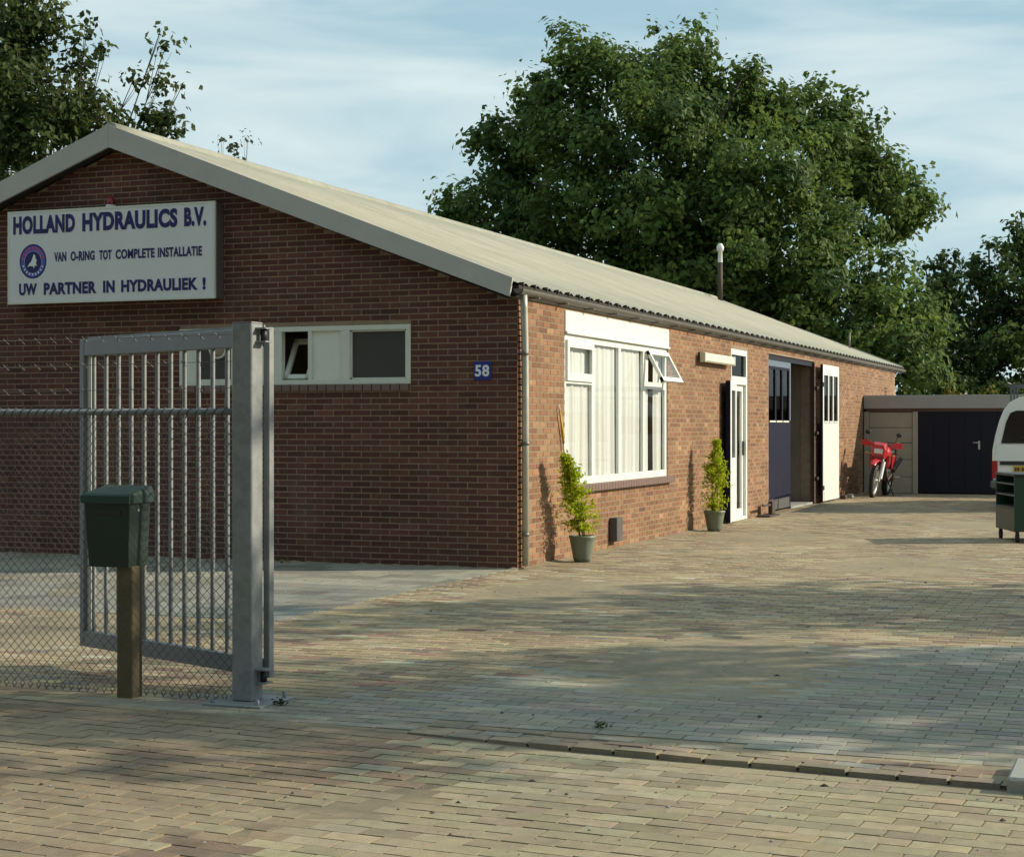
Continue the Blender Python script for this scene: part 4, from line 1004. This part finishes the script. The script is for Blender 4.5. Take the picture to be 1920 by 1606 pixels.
def wheel(parent, x, y, r=.31, w=.18, axis='x', lnk=None):
    wh = link('wheel', None, parent, (x, y, r)) if False else bpy.data.objects.new('wheel', None)
    COL.objects.link(wh); wh.parent = parent; wh.location = (x, y, r)
    prof = [(r * .6, -w / 2), (r * .93, -w / 2), (r, -w / 2 + .03), (r, w / 2 - .03), (r * .93, w / 2), (r * .6, w / 2), (r * .6, -w / 2)]
    link('tyre', MB().lathe(prof, n=28, axis='x').mesh('tyre', M['rubber']), wh)
    link('rim', MB().lathe([(0, -w * .3), (r * .6, -w * .42), (r * .6, w * .42), (0, w * .3)], n=20, axis='x').mesh('rim', M['silver']), wh)
for s in (-1, 1):
    for yy in (.85, 3.45): wheel(vn, s * .72, yy)
rk = MB()
for yy in (.35, 1.5, 2.7):
    rk.box((-.66, yy - .015, 2.15), (.66, yy + .015, 2.18))
    for s in (-1, 1): rk.box((s * .55 - .015, yy - .012, 1.86), (s * .55 + .015, yy + .012, 2.149))
for s in (-1, 1): rk.tube([(s * .60, .0, 2.20), (s * .60, 3.0, 2.20)], .018, 6)
vpart('roof_rack', rk, M['bump'])
vpart('underbody', MB().box((-.74, .1, .22), (.74, 4.2, .42)), M['black'])

# ------------------------------------------------------------------ green workshop trolley
tro = empty('workshop_trolley', (4.40, 5.80, 0), R(18)); tag(tro, 'green steel workshop trolley on castors at right edge of the yard', 'trolley')
L_, Wt, Ht, zf = 1.0, .75, .83, .14
def tpart(name, m, mt, par=None): return vpart(name, m, mt, par or tro)
tpart('end_panel', MB().box((0, 0, zf), (Wt, .02, Ht), bev=.004), M['tgreen'])
tpart('end_panel', MB().box((0, L_ - .02, zf), (Wt, L_, Ht), bev=.004), M['tgreen'])
tpart('top', MB().box((-.01, -.01, Ht + .001), (Wt + .01, L_ + .01, Ht + .03), bev=.006), M['black'])
tpart('side_panel', MB().box((.0, .021, zf + .0), (.012, L_ - .021, .42)), M['tgrey'])
tpart('side_panel', MB().box((Wt - .015, .021, zf), (Wt, L_ - .021, Ht)), M['tgreen'])
tpart('back_panel', MB().box((.38, .021, zf), (.39, L_ - .021, Ht)), M['black'])
for zz in (.425, .58, .72): tpart('shelf', MB().box((.004, .021, zz), (.38, L_ - .021, zz + .016)), M['tgrey'] if zz < .5 else M['bump'])
for (cx_, cy_) in ((.05, .06), (.05, L_ - .06), (Wt - .05, .06), (Wt - .05, L_ - .06)):
    c_ = tpart('castor', MB().box((cx_ - .02, cy_ - .02, .10), (cx_ + .02, cy_ + .02, zf - .001)).box((cx_ - .024, cy_ - .02, .05), (cx_ - .017, cy_ + .02, .10)).box((cx_ + .017, cy_ - .02, .05), (cx_ + .024, cy_ + .02, .10)), M['iron'])
    tpart('castor_wheel', MB().lathe([(0, -.016), (.055, -.016), (.055, .016), (0, .016)], (cx_, cy_, .055), 16, 'x'), M['rubber'], c_)

# ------------------------------------------------------------------ red motorcycle
mo = empty('red_motorcycle', (.58, 18.7, 0)); tag(mo, 'red off road motorcycle leaning on its stand before the garage', 'motorcycle')
mo.rotation_euler = (0, R(7), R(-2))
def mp_(name, m, mt, par=None): return vpart(name, m, mt, par or mo)
def mwheel(y, r, w, name):
    wh = bpy.data.objects.new(name, None); COL.objects.link(wh); wh.parent = mo; wh.location = (0, y, r)
    tp = [(r * .80, -w * .35), (r * .9, -w / 2), (r * .98, -w * .32), (r, 0), (r * .98, w * .32), (r * .9, w / 2), (r * .80, w * .35), (r * .8, -w * .35)]
    tm = MB().lathe(tp, n=32, axis='x')
    for k in range(32):
        a = k * 2 * math.pi / 32; m_ = Matrix.Rotation(a, 4, 'X'); tm.box((-w * .38, -.012, r * .975), (w * .38, .012, r * 1.02), m_)
    link('tyre', tm.mesh('tyre', M['rubber']), wh)
    link('rim', MB().lathe([(r * .72, -w * .25), (r * .8, -w * .33), (r * .8, w * .33), (r * .72, w * .25), (r * .72, -w * .25)], n=28, axis='x').lathe([(0, -.06), (.05, -.06), (.05, .06), (0, .06)], n=14, axis='x').mesh('rim', M['silver']), wh)
    sp = MB()
    for k in range(18):
        a = k * 2 * math.pi / 18; sp.tube([((-1) ** k * .03, .045 * math.cos(a + .3), .045 * math.sin(a + .3)), (0, r * .73 * math.cos(a), r * .73 * math.sin(a))], .003, 4, caps=False)
    link('spokes', sp.mesh('spokes', M['silver']), wh)
mwheel(.05, .34, .09, 'front_wheel'); mwheel(1.46, .32, .12, 'rear_wheel')
for s in (-1, 1): mp_('fork_leg', MB().tube([(s * .085, .05, .34), (s * .085, .22, .72), (s * .085, .36, 1.05)], [.028, .026, .022], 10), M['silver'] if s > 0 else M['redd'])
mp_('front_fender', MB().loft([[(s * w, y, z - abs(s) * .02) for s in (-1, -.5, 0, .5, 1)] + [(s * w, y, z - .014 - abs(s) * .02) for s in (1, .5, 0, -.5, -1)] for (y, z, w) in ((-.34, .70, .05), (-.22, .775, .075), (0, .80, .08), (.2, .78, .075), (.36, .72, .06))]), M['red'])
mp_('fork_guard', MB().tube([(.1, .10, .40), (.1, .25, .74)], [.04, .045], 8), M['whiteink'])
fr_ = mp_('front_fairing', MB().loft([[(x * .12, .10, z) for x, z in ((-1, .84), (1, .84), (1.1, .98), (.8, 1.08), (-.8, 1.08), (-1.1, .98))], [(x * .15, .22, z) for x, z in ((-1, .80), (1, .80), (1.1, 1.0), (.85, 1.13), (-.85, 1.13), (-1.1, 1.0))]], smooth=False), M['red'])
mp_('headlight', MB().box((-.09, .085, .90), (.09, .105, 1.0), bev=.008), M['lens'], fr_)
mp_('number_board', MB().box((-.10, .098, .80), (.10, .12, .86)), M['redd'], fr_)
mp_('fuel_tank', MB().loft([[(x * w, y, zb_ + z * h_) for x, z in ((-.8, 0), (.8, 0), (1, .5), (.7, .95), (0, 1.05), (-.7, .95), (-1, .5))] for (y, zb_, w, h_) in ((.38, .82, .10, .18), (.50, .76, .18, .28), (.72, .78, .16, .26), (.86, .80, .10, .14))]), M['red'])
for s in (-1, 1): mp_('tank_shroud', MB().loft([[(s * (.15 + d), y, z) for d, y, z in ((0, .28, .86), (.05, .30, .88), (.05, .34, .64), (0, .34, .62))], [(s * (.13 + d), y, z) for d, y, z in ((0, .66, .88), (.03, .66, .88), (.03, .60, .62), (0, .60, .60))]], smooth=False), M['red'])
mp_('seat', MB().loft([[(x * w, y, z0_ + z * .10) for x, z in ((-.9, 0), (.9, 0), (1, .6), (.6, 1), (-.6, 1), (-1, .6))] for (y, z0_, w) in ((.84, .86, .09), (1.2, .86, .12), (1.6, .90, .10))]), M['black'])
mp_('rear_fender', MB().loft([[(-w, y, z), (w, y, z), (w, y, z + .04), (-w, y, z + .04)] for (y, z, w) in ((1.2, .80, .09), (1.6, .86, .09), (1.95, .84, .07))], smooth=False), M['red'])
for s in (-1, 1): mp_('side_cover', MB().prism([(s * .12, .92, .84), (s * .12, 1.4, .84), (s * .12, 1.3, .62), (s * .12, .98, .55)], (s * .03, 0, 0)), M['red'])
mp_('engine', MB().box((-.15, .52, .34), (.15, .95, .58), bev=.03).box((-.09, .56, .58), (.09, .74, .80), bev=.02), M['black'])
mp_('frame', MB().tube([(0, .36, .98), (0, .44, .60), (.0, .56, .32), (0, 1.0, .34), (0, 1.05, .80), (0, .42, .92)], .022, 8).tube([(.05, 1.0, .42), (.07, 1.46, .32)], .022, 8).tube([(-.05, 1.0, .42), (-.07, 1.46, .32)], .022, 8), M['redd'])
mp_('exhaust', MB().tube([(.1, .58, .68), (.16, .40, .5), (.16, .6, .36), (.17, 1.0, .5)], .022, 8).tube([(.17, 1.0, .55), (.18, 1.7, .78)], .05, 10), M['iron'])
hb = mp_('handlebar', MB().tube([(-.40, .46, 1.09), (-.22, .40, 1.10), (-.08, .38, 1.07), (.08, .38, 1.07), (.22, .40, 1.10), (.40, .46, 1.09)], .012, 8), M['black'])
for s in (-1, 1):
    mp_('handguard', MB().loft([[(s * .16, .30, 1.04), (s * .16, .30, 1.10), (s * .16, .33, 1.10), (s * .16, .33, 1.04)], [(s * .30, .29, 1.02), (s * .30, .29, 1.16), (s * .30, .32, 1.16), (s * .30, .32, 1.02)], [(s * .42, .38, 1.05), (s * .42, .38, 1.14), (s * .42, .41, 1.14), (s * .42, .41, 1.05)]], smooth=False), M['red'])
    mp_('mirror', MB().tube([(s * .24, .42, 1.10), (s * .30, .40, 1.27)], .006, 6).sphere((s * .32, .40, 1.31), (.06, .02, .045), 12, 7), M['black'])
    mp_('indicator', MB().tube([(s * .12, .28, .88), (s * .24, .28, .88)], .008, 5).sphere((s * .27, .28, .88), (.035, .03, .025), 8, 6), M['orange'])
mp_('side_stand', MB().tube([(.12, .85, .34), (.30, .80, .03)], .013, 6).box((.27, .76, .0), (.34, .84, .02)), M['iron'])
mp_('brake_disc', MB().lathe([(.05, 0), (.13, .0), (.13, .004), (.05, .004)], (-.06, .05, .34), 20, 'x'), M['silver'])
mp_('foot_peg', MB().tube([(-.22, .98, .38), (.22, .98, .38)], .014, 6), M['iron'])

# ------------------------------------------------------------------ small things
bs = tag(empty('door_stop', (.2, 10.9, 0)), 'rusty iron door stop standing before the brick pier', 'door stop')
MB().box((.06, 10.55, .0), (.28, 11.3, .03)).build('foot_plate', M['iron'], bs)
MB().box((.15, 11.0, .031), (.22, 11.22, .24), bev=.006).build('upright', M['iron'], bs)
MB().box((.17, 10.5, .17), (.20, 10.999, .20)).tube([(.185, 10.5, .185), (.185, 10.42, .21)], .012, 6).build('hook_arm', M['iron'], bs)
for i, (x, y, lab) in enumerate(((.16, 17.85, 'loose dark brick lying by the white door leaf'), (.17, 18.55, 'loose pale stone lying at wall foot nearer the motorcycle'))):
    o = MB().box((x - .06, y - .1, .0), (x + .06, y + .1, .08), bev=.015).build('loose_stone', M['iron'] if i == 0 else M['block']); tag(o, lab, 'stone')
def weed(x, y, n, s, label, z=.0, dark=False):
    t = tag(empty('weed', (x, y, z)), label, 'weed', None)
    Ps = np.c_[RNG.normal(size=n) * s * .6, RNG.normal(size=n) * s * .35, np.abs(RNG.normal(size=n)) * s * .35 + .006]
    T = np.tile((.06, .085, .02) if not dark else (.035, .04, .015), (n, 1)) * RNG.uniform(.7, 1.3, (n, 1))
    v, F, T = leaves(Ps, RNG.normal(size=(n, 3)) + np.array([0, -.3, 1]), RNG.uniform(.012, .034, n), T, asp=.5)
    link('leaf_tuft', np_mesh('leaf_tuft', v, F, M['leaf'], T), t)['kind'] = 'stuff'
weed(1.84, -8.30, 40, .04, 'small weed tuft at the foot of the gate post', dark=True)
weed(3.62, -8.35, 36, .04, 'small green weed in the grey paving before the kerb')
weed(-2.62, -.10, 60, .09, 'weed growing against the gable wall foot beside the post')
for i, (x, y, lab) in enumerate(((4.05, -6.4, 'dry brown leaf on the grey and brown yard paving, farthest from the kerb'), (4.85, -9.2, 'dry brown leaf on the pavement near the kerb, left of the concrete slab'), (3.7, -9.55, 'dry brown leaf on the pale pavement before the middle of the kerb'), (2.6, -9.95, 'dry brown leaf on the brown pavement below the gate post'))):
    zz = .004 if y > -8.8 else -.022
    v = MB(); w = .022
    v.add([(x - w, y, zz + .004), (x, y - w * .5, zz + .012), (x + w, y + .004, zz + .005), (x, y + w * .5, zz + .014)], [(0, 1, 2, 3)])
    v.add([(x - w, y, zz + .001), (x, y - w * .5, zz + .009), (x + w, y + .004, zz + .002), (x, y + w * .5, zz + .011)], [(3, 2, 1, 0)])
    o = v.build('dead_leaf', M['iron'], fix=False); tag(o, lab, 'leaf', 'dry leaves scattered over the paving')

# grit on the paving, sand drifts along the wall foot
def grit(name, n, x0, x1, y0, y1, zf, mt, smin, smax, label):
    C_ = np.c_[RNG.uniform(x0, x1, n), RNG.uniform(y0, y1, n)]; C_ = C_[(C_[:, 1] < ky(C_[:, 0]) - .02)] if zf else C_[(C_[:, 1] > ky(C_[:, 0]) + .05) & ~((C_[:, 0] < .1) & (C_[:, 1] > 0))]
    n = len(C_); z = pave_z(C_[:, 0], C_[:, 1]) if zf else np.zeros(n); r = RNG.uniform(smin, smax, n) * RNG.choice([1, 1, 1, 1.8], n)
    o6 = np.array([(1, 0, 0), (0, 1, 0), (-1, 0, 0), (0, -1, 0), (0, 0, .7), (0, 0, -.3)]) 
    V_ = (np.c_[C_, z + .002][:, None, :] + o6[None] * r[:, None, None] * RNG.uniform(.6, 1.3, (n, 6, 1))).reshape(-1, 3)
    f = np.array([(0, 1, 4), (1, 2, 4), (2, 3, 4), (3, 0, 4), (1, 0, 5), (2, 1, 5), (3, 2, 5), (0, 3, 5)])
    o = link(name, np_mesh(name, V_, (f[None] + (np.arange(n) * 6)[:, None, None]).reshape(-1, 3), mt)); tag(o, label, 'grit', kind='stuff')
grit('grit', 700, -2, 8, -13, -8.7, True, M['block'], .002, .006, 'pale grit scattered over the street pavement')
grit('grit', 420, -2, 8, -13, -8.7, True, M['iron'], .002, .007, 'dark crumbs scattered over the street pavement')
grit('grit', 900, -5, 7, -9.4, 8, False, M['block'], .003, .008, 'pale grit scattered over the yard paving')
grit('grit', 500, -5, 7, -9.4, 8, False, M['iron'], .003, .009, 'dark crumbs scattered over the yard paving')
def drift(pts, nrm, wmax, seed):
    rg = np.random.default_rng(seed); V_ = []; n = len(pts)
    for i, p in enumerate(pts):
        w = wmax * (.35 + .4 * math.sin(i * .23 + seed) ** 2 + .35 * rg.random()); h = .006 + .02 * rg.random() * (w / wmax)
        V_ += [(p[0], p[1], h), (p[0] + nrm[0] * w * .4, p[1] + nrm[1] * w * .4, h * .6), (p[0] + nrm[0] * w, p[1] + nrm[1] * w, -.001)]
    F_ = [(i * 3 + j, i * 3 + j + 1, (i + 1) * 3 + j + 1, (i + 1) * 3 + j) for i in range(n - 1) for j in (0, 1)]
    return V_, F_
sd_ = MB(); sd_.add(*drift([(.004, y) for y in np.linspace(.0, 9.0, 130)], (1, 0), .16, 2), True); sd_.add(*drift([(x, -.004) for x in np.linspace(-9.4, .02, 150)], (0, -1), .07, 5), True)
sd_.add(*drift([(.004, y) for y in np.linspace(10.3, 11.7, 22)], (1, 0), .14, 3), True); sd_.add(*drift([(.004, y) for y in np.linspace(15.9, 21, 60)], (1, 0), .12, 4), True)
tag(sd_.build('sand', M['joint'], fix=False), 'thin sand drifted along the foot of the brick walls', 'sand', kind='stuff')

yp = tag(empty('yellow_streak', (.03, 1.3, 1.1)), 'thin yellow streak with white ends on the wall beside the large window', 'streak')  # yellow streak of unclear nature, modelled as a thin solid tube
MB().tube([(.028, 1.215, 1.62), (.028, 1.30, 1.40), (.028, 1.345, 1.27)], [.008, .016, .012], 8).build('streak', M['plate'], yp)
MB().tube([(.028, 1.190, 1.695), (.028, 1.214, 1.622)], [.004, .009], 8).build('tip', M['white'], yp)
MB().tube([(.028, 1.346, 1.268), (.028, 1.375, 1.08)], [.011, .007], 8).build('tip', M['white'], yp)
